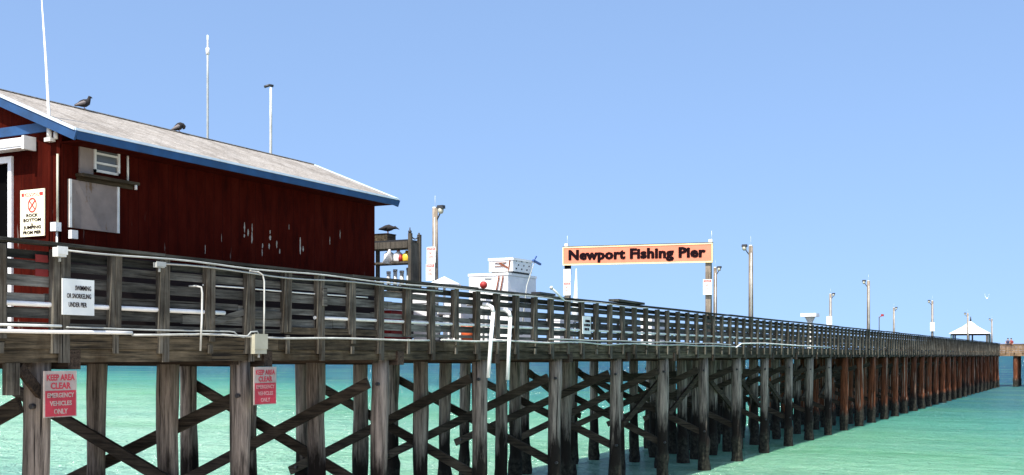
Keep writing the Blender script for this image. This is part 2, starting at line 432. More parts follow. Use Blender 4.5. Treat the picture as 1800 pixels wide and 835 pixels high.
one_course('edge_beam', 'fascia', pier, XS, XE, -.045, .03, 3.93, 4.115, seg=5.1, jz=.006)
one_course('edge_beam', 'fascia', pier, XS, XE, -.015, .055, 3.755, 3.922, seg=6.3, jz=.008)
one_course('edge_beam', 'fascia', pier, XS, XE, W-.05, W+.02, 3.76, 4.115, seg=6.3, jz=.006)
bents = [X0+S*i for i in range(-3, 37)]
PY = [.22, 1.72, 3.35, 4.98]
def pile_mb(x, y, r=.165, top=3.90):
    mb = MB(); pts = []; rad = []
    lx, ly = rnd.uniform(-.06, .06), rnd.uniform(-.05, .05); ph = rnd.uniform(0, 9)
    zs = [-1.5, -.1, .15, .45, .75, 1.0, 1.15, 1.5, 2.0, 2.6, 3.2, top]
    barn = rnd.uniform(.75, 1.15)
    for z in zs:
        t = (z-top)/top
        k = 1.0+.06*math.sin(z*2+ph)
        if z < barn: k *= 1.16+.12*math.sin(z*7+ph)
        pts.append((x+lx*t+.015*math.sin(z*1.7+ph), y+ly*t, z)); rad.append(r*k*(1-.03*t))
    mb.loft(pts, rad, 14)
    # rough, split surface
    for v in mb.v:
        n3 = mnoise.noise(Vector((v.x*7, v.y*7, v.z*1.4)))
        s_ = .018 if v.z > barn else .05
        c = Vector((x, y, v.z)); d = (v-c); d.z = 0
        if d.length > .01: v += d.normalized()*n3*s_
    return mb
allp = sorted([(bx+rnd.uniform(-.05, .05), y, i) for i, bx in enumerate(bents) for y in PY if bx > 8], key=lambda p: (CT*p[0]+ST*(D+p[1])))
# repair piles driven between the old rows, and the braces that tie them lengthwise
allp += [(bx+S/2+rnd.uniform(-.3, .3), y, 0) for bx in bents if 36 < bx < 60 for y in (1.72, 3.35, 4.98) if rnd.random() < .85]
allp += [(bx+S/2+rnd.uniform(-.3, .3), y, 0) for bx in bents if bx > 60 for y in (1.1, 3.35)]
allp.sort(key=lambda p: (CT*p[0]+ST*(D+p[1])))
stuff = {'pile': MB(), 'rustpile': MB()}
near_b = [(bx, y, 0) for bx in bents if bx < 8 for y in PY]
for i, (x, y, k) in enumerate(allp):
    mat = 'rustpile' if x > 58.5 else 'pile'
    p = pile_mb(x, y, r=rnd.uniform(.15, .175) if x < 58.5 else rnd.uniform(.18, .22))
    if i < 100: obj('pile', p, mat, pier)
    else:
        q = stuff['rustpile']; q.add(p.v, p.f, True)
for x, y, k in near_b:
    p = pile_mb(x, y); stuff['pile'].add(p.v, p.f, True)
if stuff['rustpile'].v: tag(obj('pile_rows', stuff['rustpile'], 'rustpile', pier), kind='stuff')
if stuff['pile'].v: tag(obj('pile_rows', stuff['pile'], 'pile', pier), kind='stuff')
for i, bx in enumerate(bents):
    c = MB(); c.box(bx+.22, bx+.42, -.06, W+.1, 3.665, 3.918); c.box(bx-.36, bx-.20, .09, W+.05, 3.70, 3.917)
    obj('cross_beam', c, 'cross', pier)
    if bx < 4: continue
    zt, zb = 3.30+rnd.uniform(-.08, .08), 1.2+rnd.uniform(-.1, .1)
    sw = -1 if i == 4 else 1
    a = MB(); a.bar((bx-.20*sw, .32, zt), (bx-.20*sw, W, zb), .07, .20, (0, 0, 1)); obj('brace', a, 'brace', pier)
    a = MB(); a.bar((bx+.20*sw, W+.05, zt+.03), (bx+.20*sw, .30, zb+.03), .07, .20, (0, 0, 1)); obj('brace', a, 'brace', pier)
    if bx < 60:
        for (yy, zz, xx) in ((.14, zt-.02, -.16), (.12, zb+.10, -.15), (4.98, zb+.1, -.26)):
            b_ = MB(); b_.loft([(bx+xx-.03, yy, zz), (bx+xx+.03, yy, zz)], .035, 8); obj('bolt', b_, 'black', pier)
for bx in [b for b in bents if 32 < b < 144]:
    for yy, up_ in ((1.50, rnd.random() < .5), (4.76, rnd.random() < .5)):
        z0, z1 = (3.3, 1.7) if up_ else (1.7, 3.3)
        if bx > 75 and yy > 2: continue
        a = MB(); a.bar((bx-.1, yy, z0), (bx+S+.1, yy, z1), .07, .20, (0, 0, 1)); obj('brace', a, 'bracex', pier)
one_course('tie_beam', 'bracex', pier, 34, 62, 3.12, 3.19, 2.95, 3.2, seg=7.6, jz=.03)
# hanging timber stub beside the first row, and a broken plank under the edge
st_ = MB(); st_.box(9.33, 9.52, -.03, .05, 3.36, 3.75); obj('hanging_stub', st_, 'post', pier)
st_ = MB(); st_.bar((9.55, .02, 3.70), (9.95, .12, 3.35), .05, .14); obj('hanging_stub', st_, 'cross', pier)

# ------------------------------------------------------------------ RAILINGS
def r_(rel): return E+rel
def railing(side, label):
    t = thing('railing', label, 'railing', (XS, 0 if side > 0 else W, deck_z), 'railings of the pier')
    def yy(a, b):          # a..b measured outward(-) / inward(+)
        return (a, b) if side > 0 else (W-b, W-a)
    y0, y1 = yy(.005, .045)
    for k, (z0, z1) in enumerate(((1.185, 1.30), (1.065, 1.175), (.855, .99), (.67, .765), (.455, .585), (.345, .405))):
        if k == 0:
            one_course('rail_board', 'capw', t, XS, XE, y0+.06*side, y1+.06*side, r_(z0+.02), r_(z1+.01), seg=3.576, jz=.006, off=rnd.uniform(0, 2))
        else:
            one_course('rail_board', 'board', t, XS, XE, y0, y1, r_(z0), r_(z1), seg=3.576, jz=.014, off=rnd.uniform(0, 3), skip=0)
    y0, y1 = yy(-.10, .13)
    one_course('rail_cap', 'capw', t, XS, XE, y0, y1, r_(1.372), r_(1.412), seg=4.47, jz=.011)
    posts = []
    k = -18
    while True:
        x = 10.09+.894*k
        if x > XE: break
        posts.append((x, k)); k += 1
    far_ = MB(); cnt = 0
    vis = sorted([p for p in posts if p[0] > 8.6], key=lambda p: p[0])
    for x, k in posts:
        mb = MB(); x += rnd.uniform(-.035, .035) if x > 11 else 0
        w = .058 if k else .085
        lean = rnd.uniform(-.02, .02)
        low = -.10 if k % 2 == 0 else (.37 if k % 4 == 1 else .20)
        ya, yb = yy(-.092, -.052)
        def plank(xa, xb, ya, yb, z0, z1, ln):
            vs = [(xx+(ln if z == z1 else 0), y, z) for z in (z0, z1) for y in (ya, yb) for xx in (xa, xb)]
            mb.add(vs, [(0, 2, 3, 1), (4, 5, 7, 6), (0, 1, 5, 4), (2, 6, 7, 3), (0, 4, 6, 2), (1, 3, 7, 5)])
        plank(x-w*.2, x+w*1.5, *yy(-.094, -.05), r_(low), r_(1.34), lean)
        plank(x-w*1.45, x-w*.35, *yy(-.088, .002), r_(.02 if k % 2 == 0 else .36), r_(1.33), lean*.8)
        if k % 2: plank(x-w*.4, x+w*.9, *yy(-.087, -.05), r_(.02), r_(low-.05), 0)
        if x > 8.6 and cnt < 99: obj('post', mb, 'post', t); cnt += 1
        else: far_.add(mb.v, mb.f)
    tag(obj('post_row', far_, 'post', t), kind='stuff')
    return t
near = railing(1, 'weathered grey plank railing along the near edge of the pier')
far = railing(-1, 'plank railing along the far edge of the pier, seen only through gaps')
# red paint left on two board ends by the first thick post
rp = MB()
for (a, b) in ((449, 460), (474, 485)):
    xa, za = at(62, b, -.0); xb, zb = at(84, a, -.0); rp.box(xa, xb, -.004, .002, za, zb)
tag(obj('painted_patch', rp, 'darkred', near))
# a slipped plank and a bolted repair board
sp_ = MB(); x1, z1 = at(430, 548, 0); x0, z0 = at(368, 568, 0)
sp_.bar((x0, -.012, z0), (x1, -.012, z1), .02, .10); x2, z2 = at(500, 553, 0); x3, z3 = at(560, 556, 0)
sp_.bar((x1+.1, -.012, z1-.04), (x2, -.012, z1-.03), .02, .13); obj('slipped_board', sp_, 'board', near)
sp_ = MB(); x0, z0 = at(500, 582, -.05); x1, z1 = at(662, 588, -.05); sp_.box(x0, x1, -.055, -.048, r_(.34), r_(.45)); 
obj('repair_board', sp_, 'fascia', near)
sp_ = MB(); x0, z0 = at(566, 505, -.1); x1, z1 = at(573, 538, -.1); sp_.box(x0, x1, -.13, -.096, z1, z0); obj('cleat', sp_, 'board', near)
sp_ = MB(); x0, z0 = at(1080, 526, .0); x1, z1 = at(1126, 533, .0); sp_.bar((x0, .02, r_(1.48)), (x1, .02, r_(1.455)), .3, .06); 
tag(obj('rail_shelf', sp_, 'capw', near), 'dark plank shelf set on the rail')
sp_ = MB(); x0, z0 = at(945, 510, .0); x1, z1 = at(972, 516, .0); sp_.bar((x0, .05, r_(1.45)), (x1, .05, r_(1.44)), .24, .05); obj('rail_shelf', sp_, 'black', near)

# ------------------------------------------------------------------ PIPES AND CONDUITS
def pipe(name, pts, r, mat, label, cat='pipe', group=None, n=8):
    mb = MB(); mb.loft(pts, r*.82, n)
    return tag(obj(name, mb, mat, base=tuple(Vector(pts[0]))), label, cat, group)
def zz(x, base, amp, s):   # gentle sag between clips
    return base+amp*mnoise.noise(Vector((x*.45+s, s, 0)))+amp*.4*math.sin(x*1.7+s)
def run(x0, x1, y, rel, amp, s, step=.45):
    p = []; x = x0
    while x < x1: p.append((x, y, E+zz(x, rel, amp, s))); x += step
    p.append((x1, y, E+zz(x1, rel, amp, s))); return p
X_ = lambda px, Y=-.12: at(px, 600, Y)[0]
pipe('water_pipe', run(2, X_(403), -.022, .632, .004, 3, 1.5), .040, 'white', 'thick white pipe between the railing posts beside the swimming sign')
pipe('water_pipe', run(X_(561), 46, -.022, .628, .006, 3, 1.5), .036, 'pvc', 'thick white pipe between the railing posts from the beige box past the hanging pipes')
pipe('water_pipe', run(X_(366), X_(655), -.012, 1.03, .01, 4, .8), .014, 'pvc', 'thin white pipe in the upper gap of the railing boards above the beige box')
pipe('conduit', run(2, X_(232), -.115, .295, .012, 1), .030, 'white', 'bright white pipe clipped below the railing at the left edge of the picture', 'conduit')
pipe('conduit', run(X_(232)+.01, X_(755), -.115, .285, .035, 5), .020, 'palepipe', 'pale lower pipe passing under the beige junction box', 'conduit')
pipe('conduit', run(X_(776), X_(1292), -.115, .30, .03, 8), .022, 'palepipe', 'long thin pale pipe running below the two hanging white pipes', 'conduit')
pipe('conduit', run(2, X_(108), -.115, .365, .006, 2), .020, 'pvc', 'short upper pale pipe that stops at the thick post near the swimming sign', 'conduit')
p = run(X_(118), X_(405), -.11, .35, .008, 4)
p += [(X_(412), -.12, r_(.345)), (X_(418), -.12, r_(.29)), (X_(428), -.12, r_(.27)), (X_(436), -.12, r_(.30)), (X_(441), -.12, r_(.355)), (X_(452), -.12, r_(.365)), (X_(455), -.13, r_(.30))]
pipe('conduit', p, .014, 'greypipe', 'thin grey conduit dipping under a post into the beige junction box', 'conduit')
pipe('conduit', run(X_(965), X_(1285), -.125, .375, .02, 9), .017, 'greypipe', 'thin upper conduit ending at the broken pipe elbow', 'conduit')
pipe('conduit', [(X_(1294), -.12, r_(.27)), (X_(1303), -.12, r_(.41)), (X_(1320), -.12, r_(.43)), (X_(1345), -.12, r_(.45)), (X_(1370), -.12, r_(.43)), (X_(1400), -.12, r_(.40)), (X_(1460), -.12, r_(.36))], .026, 'pvc', 'white pipe stepping up over the edge beam halfway along the pier', 'conduit')
pipe('conduit', run(X_(116), X_(1140), -.125, 1.335, .035, 6), .016, 'greypipe', 'upper grey conduit clipped just under the rail cap', 'conduit', 'conduits under the rail cap')
pipe('conduit', run(X_(290), X_(778), -.118, 1.265, .03, 11), .015, 'greypipe', 'thinner grey conduit sagging below the one under the rail cap', 'conduit', 'conduits under the rail cap')
xb = X_(461)
pipe('conduit', [(X_(441), -.10, r_(1.30)), (X_(453), -.13, r_(1.29)), (X_(459), -.15, r_(1.25)), (xb, -.16, r_(1.15)), (xb, -.16, r_(.7)), (xb, -.15, r_(.31))], .016, 'palepipe', 'upright pale conduit with a bent top rising from the beige junction box', 'conduit')
xb = X_(351)
pipe('bent_pipe', [(X_(343), .0, r_(1.0)), (X_(346), -.10, r_(1.0)), (xb, -.15, r_(.985)), (xb+.01, -.16, r_(.9)), (xb, -.16, r_(.5)), (xb-.02, -.15, r_(.06))], .018, 'palepipe', 'thin pale hooked pipe hanging on the railing left of the junction box')
for (pt, pb, lab) in (((866, 536), (858, 664), 'white hooked drain pipe hanging over the railing, left of the pair'), ((896, 545), (892, 668), 'white hooked drain pipe hanging over the railing, right of the pair')):
    xt, zt = at(*pt, -.18); xq, zq = at(*pb, -.2)
    pts = [(xt-.28, .30, zt+.02), (xt-.1, .05, zt+.02), (xt-.04, -.08, zt), (xt, -.16, zt-.05), (xt+.01, -.19, zt-.16)]
    t = thing('drain_pipe', lab, 'pipe', (xq, -.2, zq), 'white pipes hanging off the railing')
    m_ = MB(); m_.loft(pts, .046, 12); obj('elbow', m_, 'white', t)
    m_ = MB(); m_.loft([(xt+.01, -.19, zt-.14), ((xt+xq)/2, -.2, (zt+zq)/2), (xq, -.2, zq)], .041, 12); obj('pipe', m_, 'white', t)
def box_thing(name, label, cat, px0, px1, py0, py1, Y, dep, mat, lid=True):
    x0, z1 = at(px0, py0, Y); x1, z0 = at(px1, py1, Y); x0 = at(px0, 600, Y)[0]
    t = thing(name, label, cat, ((x0+x1)/2, Y, z0))
    m_ = MB(); m_.box(x0, x1, Y, Y+dep, z0, z1); obj('casing', m_, mat, t)
    e = .012; m_ = MB(); m_.box(x0-e, x1+e, Y-.012, Y-.001, z0+.25*(z1-z0), z1+e); obj('lid', m_, mat, t)
    m_ = MB(); m_.loft([((x0+x1)/2, Y+dep*.5, z0-.06), ((x0+x1)/2, Y+dep*.5, z0)], .018, 8); obj('conduit_stub', m_, 'greypipe', t)
    return t
box_thing('junction_box', 'beige junction box on the edge beam above the second red sign', 'junction box', 448, 469, 588, 622, -.19, .09, 'beige')
box_thing('junction_box', 'small white box on the thick post above the swimming sign', 'junction box', 102, 117, 434, 452, -.20, .10, 'pvc')
box_thing('junction_box', 'small grey box under the rail cap, second post right of the swimming sign', 'junction box', 276, 290, 461, 471, -.17, .07, 'greypipe')

# ------------------------------------------------------------------ BAIT SHOP
BX0, BX1, BY0, BY1 = 10.92, 18.42, .88, 4.12
RX0, RX1 = 10.78, 18.56; EY, RY = .45, 2.5
ze_t, zr = r_(3.03), r_(3.86)
slope = (zr-ze_t)/(RY-EY)
shop = thing('bait_shop', 'dark red wooden bait shop with pale shingle roof and blue trim on the pier', 'building', (BX0, BY0, deck_z))
ztw = ze_t-.05+slope*(BY0-EY)
wl = MB(); wt = .08
wl.box(BX0, BX1, BY0, BY0+wt, deck_z, ztw); obj('side_wall', wl, 'siding', shop)
wl = MB(); wl.box(BX0, BX1, BY1-wt, BY1, deck_z, ztw); obj('side_wall', wl, 'siding', shop)
DY0 = ax(18, 300, BX0)[0]   # door jamb (near side)
dz = ax(18, 287, BX0)[1]
def gable(x0, x1, door):
    g = MB()
    def pz(y): return ze_t-.05+slope*((y if y < RY else 2*RY-y)-EY)
    spans = [(BY0+wt, BY1-wt)]
    if door:
        dy1 = DY0+.95
        spans = [(BY0+wt, DY0), (dy1, BY1-wt)]
        for a, b in ((DY0, RY), (RY, dy1)) if DY0 < RY < dy1 else ((DY0, dy1),):
            vs = [(x, y, z) for x in (x0, x1) for y, z in ((a, dz), (b, dz), (b, pz(b)), (a, pz(a)))]
            g.add(vs, [(0, 3, 2, 1), (4, 5, 6, 7), (0, 1, 5, 4), (1, 2, 6, 5), (2, 3, 7, 6), (3, 0, 4, 7)])
    for a, b in spans:
        pts = [(a, deck_z), (b, deck_z), (b, pz(b))] + ([(RY, pz(RY))] if a < RY < b else []) + [(a, pz(a))]
        k = len(pts)
        vs = [(x, y, z) for x in (x0, x1) for y, z in pts]
        g.add(vs, [tuple(reversed(range(k))), tuple(range(k, 2*k))] + [(i, (i+1) % k, k+(i+1) % k, k+i) for i in range(k)])
    return g
obj('front_wall', gable(BX0, BX0+wt, True), 'siding', shop)
obj('back_wall', gable(BX1-wt, BX1, False), 'siding', shop)
# roof slab (one part), with fascia and rake boards
rf = MB(); t_ = .035
for sgn in (0, 1):
    ys = [EY, RY] if not sgn else [2*RY-EY, RY]
    vs = []
    for x in (RX0, RX1):
        for y, z in ((ys[0], ze_t), (ys[1], zr), (ys[1], zr-t_), (ys[0], ze_t-t_)): vs.append((x, y, z+.012))
    rf.add(vs, [(0, 1, 2, 3), (7, 6, 5, 4), (0, 4, 5, 1), (3, 2, 6, 7), (0, 3, 7, 4), (1, 5, 6, 2)])
roof = obj('roof', rf, 'roof', shop)
rc = MB(); rc.bar((RX0, RY, zr+.012), (RX1, RY, zr+.012), .10, .012); obj('ridge_cap', rc, 'roof', roof)
fa = MB(); fa.box(RX0, RX1, EY-.03, EY-.002, r_(2.90), r_(3.01)); obj('eave_board', fa, 'blue', shop); fa = MB(); fa.box(RX0+.04, RX1-.04, 2*RY-EY+.002, 2*RY-EY+.03, r_(2.90), r_(3.01)); obj('eave_board', fa, 'blue', shop)
de = MB(); de.box(RX0-.03, RX1+.02, EY-.045, EY-.004, r_(3.012), r_(3.045)); obj('drip_edge', de, 'drip', shop)
for xx in (RX0-.03, RX1+.002):
    for sg in (-1, 1):
        ye = RY+sg*(RY-EY+.03)
        rk = MB(); rk.bar((xx+.014, ye, ze_t-.085), (xx+.014, RY, zr-.073), .028, .13); obj('rake_board', rk, 'blue', shop)
        rk = MB(); rk.bar((xx+.008, ye, ze_t+.0), (xx+.008, RY, zr+.012), .045, .034); obj('drip_edge', rk, 'drip', shop)
tb = MB(); tb.box(BX0-.035, BX0-.004, BY0-.02, BY1+.02, r_(3.085), r_(3.215)); obj('tie_board', tb, 'blue', shop)
sf = MB(); sf.box(BX0, BX1, EY+.01, BY0-.002, r_(2.905), r_(2.925)); obj('soffit', sf, 'siding', shop)
cb = MB(); cb.box(BX0-.02, BX0-.003, BY0-.02, BY0+.07, deck_z, r_(3.08)); cb.box(BX0-.02, BX0+.08, BY0-.022, BY0-.003, deck_z, r_(2.90)); obj('corner_board', cb, 'siding', shop)
sk_ = MB(); sk_.box(BX0, BX1, BY0-.018, BY0-.002, deck_z, r_(1.42)); obj('shade_strip', sk_, 'wall_shade', shop)  # added dark strip, stands for the shade on the wall behind the railing
# bare weathered patches where the paint has come off
bp = MB()
for (zx, a, b_, w_) in ((247, 90, 240, 22), (245, 262, 312, 26), (300, 190, 292, 24), (358, 110, 235, 14), (356, 235, 400, 24), (512, 400, 470, 22), (506, 482, 588, 16), (622, 205, 262, 16), (624, 280, 352, 30), (608, 400, 486, 26), (719, 360, 470, 20), (763, 480, 552, 20), (1066, 310, 560, 24), (1108, 440, 522, 18), (-330, 420, 560, 10), (-90, 260, 380, 8), (900, 120, 200, 8), (1500, 300, 420, 9), (1650, 200, 330, 8)):
    cx_ = 400+zx/8.35; w2 = w_/8.35/2; ya_, yb_ = 380+a/8.35, 380+b_/8.35
    n2 = 7; L_ = []; R_ = []
    for i in range(n2):
        f_ = i/(n2-1); ww = w2*(math.sin(math.pi*min(.97, max(.03, f_)))**.5)*rnd.uniform(.6, 1.1); dd = rnd.uniform(-.25, .25)
        xl, zl_ = at(cx_-ww+dd, ya_+(yb_-ya_)*f_, BY0); xr2, zr2 = at(cx_+ww+dd, ya_+(yb_-ya_)*f_, BY0)
        L_.append((xl, BY0-.003, zl_)); R_.append((xr2, BY0-.003, zr2))
    bp = MB(); bp.add(L_+R_, [(i, i+1, n2+i+1, n2+i) for i in range(n2-1)])
    obj('bare_patch', bp, 'bare', shop)
# door
df = MB()
df.box(BX0-.04, BX0+.02, DY0-.07, DY0+.005, deck_z, dz+.09); df.box(BX0-.04, BX0+.02, DY0+.005, DY0+1.03, dz, dz+.09); df.box(BX0-.04, BX0+.02, DY0+.945, DY0+1.03, deck_z, dz)
door = obj('door_frame', df, 'white', shop)
dd = MB(); dd.box(BX0+.05, BX0+.09, DY0+.006, DY0+.944, deck_z+.01, dz-.005); dr = obj('door', dd, 'dark', shop)
hd = MB(); hd.ball((BX0+.035, DY0+.12, deck_z+1.0), .03); obj('handle', hd, 'fish', dr)
# window with louvres
def onside(px0, px1, py0, py1, Y, dep, mb):
    x0, z1 = at(px0, py0, Y); x1, z0 = at(px1, py1, Y); xm = at((px0+px1)/2, (py0+py1)/2, Y)
    _, za = at((px0+px1)/2, py0, Y); _, zb = at((px0+px1)/2, py1, Y)
    mb.box(x0, x1, Y-dep, Y-.003, zb, za); return x0, x1, zb, za
wx0, wx1, wz0, wz1 = (at(162, 0, BY0)[0], at(207, 0, BY0)[0], at(185, 306, BY0)[1], at(185, 257, BY0)[1])
wn = MB()
for a in ((wx0, wx0+.035, wz0, wz1), (wx1-.035, wx1, wz0, wz1), (wx0, wx1, wz0, wz0+.035), (wx0, wx1, wz1-.03, wz1)):
    wn.box(a[0], a[1], BY0-.05, BY0-.003, a[2], a[3]+.0)
win = obj('window', wn, 'oldwhite', shop)
pn = MB(); pn.box(wx0+.02, wx1-.02, BY0-.02, BY0-.004, wz0+.02, wz1-.02); obj('pane', pn, 'glass', win)
lv = MB()
for k in (1, 2):
    z = wz0+(wz1-wz0)*k/3; lv.box(wx0+.03, wx1-.03, BY0-.046, BY0-.021, z-.014, z+.014)
obj('louvre_bar', lv, 'oldwhite', win)
pa = MB(); onside(138, 161.5, 252, 306, BY0, .03, pa); obj('blank_panel', pa, 'offgrey', shop)
pa = MB(); px_ = onside(118, 206, 322, 405, BY0, .035, pa); obj('boarded_panel', pa, 'offgrey', shop)
pa = MB(); pa.box(px_[0], px_[0]+.04, BY0-.05, BY0-.036, px_[2], px_[3]); obj('panel_trim', pa, 'oldwhite', shop); pa = MB(); pa.box(px_[1]-.04, px_[1], BY0-.05, BY0-.036, px_[2], px_[3]); obj('panel_trim', pa, 'oldwhite', shop)
sh = MB(); x0 = at(132, 0, BY0)[0]; x1 = at(232, 0, BY0)[0]; zs_ = at(180, 316, BY0)[1]
sh.box(x0, x1, BY0-.16, BY0-.003, zs_-.02, zs_+.02); sh.box(x0+.02, x1-.02, BY0-.05, BY0-.004, zs_-.075, zs_-.021); obj('shelf', sh, 'fascia', shop)
cn = MB(); xa = at(222, 0, BY0)[0]; cn.loft([(xa, BY0-.03, at(222, 262, BY0)[1]), (xa, BY0-.03, zs_+.02)], .016, 8); cn.loft([(xa+.05, BY0-.14, zs_-.02), (xa+.05, BY0-.14, zs_-.09)], .02, 8); obj('shelf_bracket', cn, 'oldwhite', shop)
cn = MB(); yc = BY0+.015; cn.loft([(BX0-.05, yc, r_(2.75)), (BX0-.05, yc, r_(1.72))], .016, 8); obj('downpipe', cn, 'beige', shop)
cn = MB(); cn.loft([(BX0-.05, yc+.16, r_(2.8)), (BX0-.05, yc+.16, r_(1.3))], .012, 8); obj('downpipe', cn, 'siding', shop)
cn = MB(); cn.box(BX0-.12, BX0-.03, yc-.05, yc+.06, r_(1.69), r_(1.81)); cn.loft([(BX0-.06, yc, r_(1.69)), (BX0-.06, yc, r_(1.2))], .014, 8); obj('meter_box', cn, 'pvc', shop)
cn = MB(); onside(120, 131, 405, 420, BY0-.1, .07, cn); obj('wall_outlet', cn, 'oldwhite', shop)
# floodlight unit over the door
ay, az = ax(42, 262, BX0-.22); _, az1 = ax(42, 238, BX0-.22)
t = thing('wall_light', 'long white box light fitting above the shop door', 'light fitting', (BX0-.12, ay+.5, az))
m_ = MB(); m_.box(BX0-.22, BX0-.04, ay, ay+1.25, az+.025, az1-.02); obj('housing', m_, 'white', t)
m_ = MB(); m_.box(BX0-.235, BX0-.036, ay-.02, ay+.03, az, az1); m_.box(BX0-.235, BX0-.036, ay+1.22, ay+1.27, az, az1); m_.box(BX0-.232, BX0-.22, ay+.031, ay+1.219, az+.05, az+.07); obj('end_cap', m_, 'oldwhite', t)

# ------------------------------------------------------------------ SIGNS
def sign_y(name, label, x0, x1, z0, z1, Y, lines, plate='signwhite', frame=None, group=None, blocks=()):
    """flat sign facing -Y"""
    t = thing(name, label, 'sign', ((x0+x1)/2, Y, z0), group)
    m_ = MB(); m_.box(x0, x1, Y-.008, Y+.008, z0, z1); obj('plate', m_, plate, t)
    for (a, b, mat) in blocks:
        m_ = MB(); m_.box(x0+.03*(x1-x0), x1-.03*(x1-x0), Y-.011, Y-.0085, z0+(z1-z0)*a, z0+(z1-z0)*b); obj('panel', m_, mat, t)
    for (txt, cz, sz, w, cx, mat, bold) in lines:
        m_ = text_mb(txt, sz, bold, .001, ((x0+(x1-x0)*cx), Y-.0115, z0+(z1-z0)*cz), (1, 0, 0), (0, 0, 1), width=w*(x1-x0)); obj('lettering', m_, mat, t)
    return t
def sign_x(name, label, y0, y1, z0, z1, X, lines, plate='signwhite', group=None, blocks=()):
    """flat sign facing -X (reads right to left in Y)"""
    t = thing(name, label, 'sign', (X, (y0+y1)/2, z0), group)
    m_ = MB(); m_.box(X-.008, X+.008, y0, y1, z0, z1); obj('plate', m_, plate, t)
    for (a, b, mat) in blocks:
        m_ = MB(); m_.box(X-.011, X-.0085, y0+.06*(y1-y0), y1-.06*(y1-y0), z0+(z1-z0)*a, z0+(z1-z0)*b); obj('panel', m_, mat, t)
    for (txt, cz, sz, w, cx, mat, bold) in lines:
        m_ = text_mb(txt, sz, bold, .001, (X-.0115, y1-(y1-y0)*cx, z0+(z1-z0)*cz), (0, -1, 0), (0, 0, 1), width=w*(y1-y0)); obj('lettering', m_, mat, t)
    return t
for i, (pa_, pb_, lab) in enumerate((((77, 652), (134, 733), 'faded red and white keep clear sign on the leftmost near pile'), ((446, 645), (485, 711), 'faded red keep clear sign on the pile under the beige box'))):
    Yp = -.16
    x0 = at(pa_[0], 0, Yp)[0]; x1 = at(pb_[0], 0, Yp)[0]; pm = (pa_[0]+pb_[0])/2
    z1 = at(pm, pa_[1], Yp)[1]; z0 = at(pm, pb_[1], Yp)[1]
    a = 'fadered' if i == 0 else 'fadered'
    sign_y('warning_sign', lab, x0, x1, z0, z1, Yp, [('KEEP AREA', .86, .105, .86, .5, a, .003), ('CLEAR', .68, .11, .62, .5, a, .003),
        ('EMERGENCY', .475, .08, .82, .5, 'oldsign' if i == 0 else 'fadepink', .002), ('VEHICLES', .30, .08, .68, .5, 'oldsign' if i == 0 else 'fadepink', .002), ('ONLY', .125, .09, .42, .5, 'oldsign' if i == 0 else 'fadepink', .002)],
        plate='oldsign', group='keep clear signs on the piles', blocks=[(.02, .575, 'fadered')])
Yp = -.12
x0 = at(109, 0, Yp)[0]; x1 = at(165, 0, Yp)[0]; z1 = at(137, 491, Yp)[1]; z0 = at(137, 554, Yp)[1]
sign_y('notice_sign', 'pale notice about swimming and snorkeling beside the thick post', x0, x1, z0, z1, Yp,
       [('SWIMMING', .755, .085, .50, .64, 'ink', .0015), ('OR SNORKELING', .53, .085, .76, .51, 'ink', .0015), ('UNDER PIER', .285, .085, .57, .47, 'ink', .0015)], plate='signpale')
x0 = at(1024, 0, Yp)[0]; x1 = at(1038, 0, Yp)[0]; z1 = at(1031, 556, Yp)[1]; z0 = at(1031, 587, Yp)[1]
sign_y('notice_sign', 'small pale notice on the railing below the left end of the orange sign board', x0, x1, z0, z1, Yp,
       [('SWIMMING', .73, .085, .62, .6, 'ink', .004), ('OR SNORKELING', .50, .085, .8, .52, 'ink', .004), ('UNDER PIER', .26, .085, .62, .5, 'ink', .004)], plate='signpale')
# danger sign on the shop front
Xs = BX0-.02; y1 = ax(36.5, 0, Xs)[0]; y0 = ax(79, 0, Xs)[0]; z1 = ax(58, 333, Xs)[1]; z0 = ax(58, 415.5, Xs)[1]
ds = sign_x('danger_sign', 'cream danger sign with a red crossed circle on the red shop front', y0, y1, z0, z1, Xs,
       [('DANGER', .895, .07, .66, .5, 'signcream', .002), ('ROCK', .45, .062, .48, .5, 'ink', .0015), ('BOTTOM', .35, .06, .72, .5, 'ink', .0015), ('&', .26, .045, .06, .5, 'ink', .002),
        ('JUMPING', .185, .06, .72, .5, 'ink', .0015), ('FROM PIER', .085, .06, .74, .5, 'ink', .0015)], plate='signcream', blocks=[(.86, .93, 'red')])
ci = MB(); cy_, cz_ = (y0+y1)/2, z0+(z1-z0)*.665; r0, r1 = .072, .090
n_ = 28; vs = []; fs = []
for k in range(n_):
    a = 2*math.pi*k/n_
    for rr in (r0, r1):
        for xx in (Xs-.0115, Xs-.0085): vs.append((xx, cy_+rr*math.cos(a), cz_+rr*1.15*math.sin(a)))
for k in range(n_):
    a, b = k*4, ((k+1) % n_)*4
    fs += [(a, a+2, b+2, b), (a+1, b+1, b+3, a+3), (a+2, a+3, b+3, b+2), (a, b, b+1, a+1)]
ci.add(vs, fs); ci.bar((Xs-.0105, cy_-.06, cz_-.065), (Xs-.0105, cy_+.06, cz_+.065), .003, .016); ci.bar((Xs-.0130, cy_+.06, cz_-.065), (Xs-.0130, cy_-.06, cz_+.065), .002, .016)
obj('crossed_circle', ci, 'red', ds)

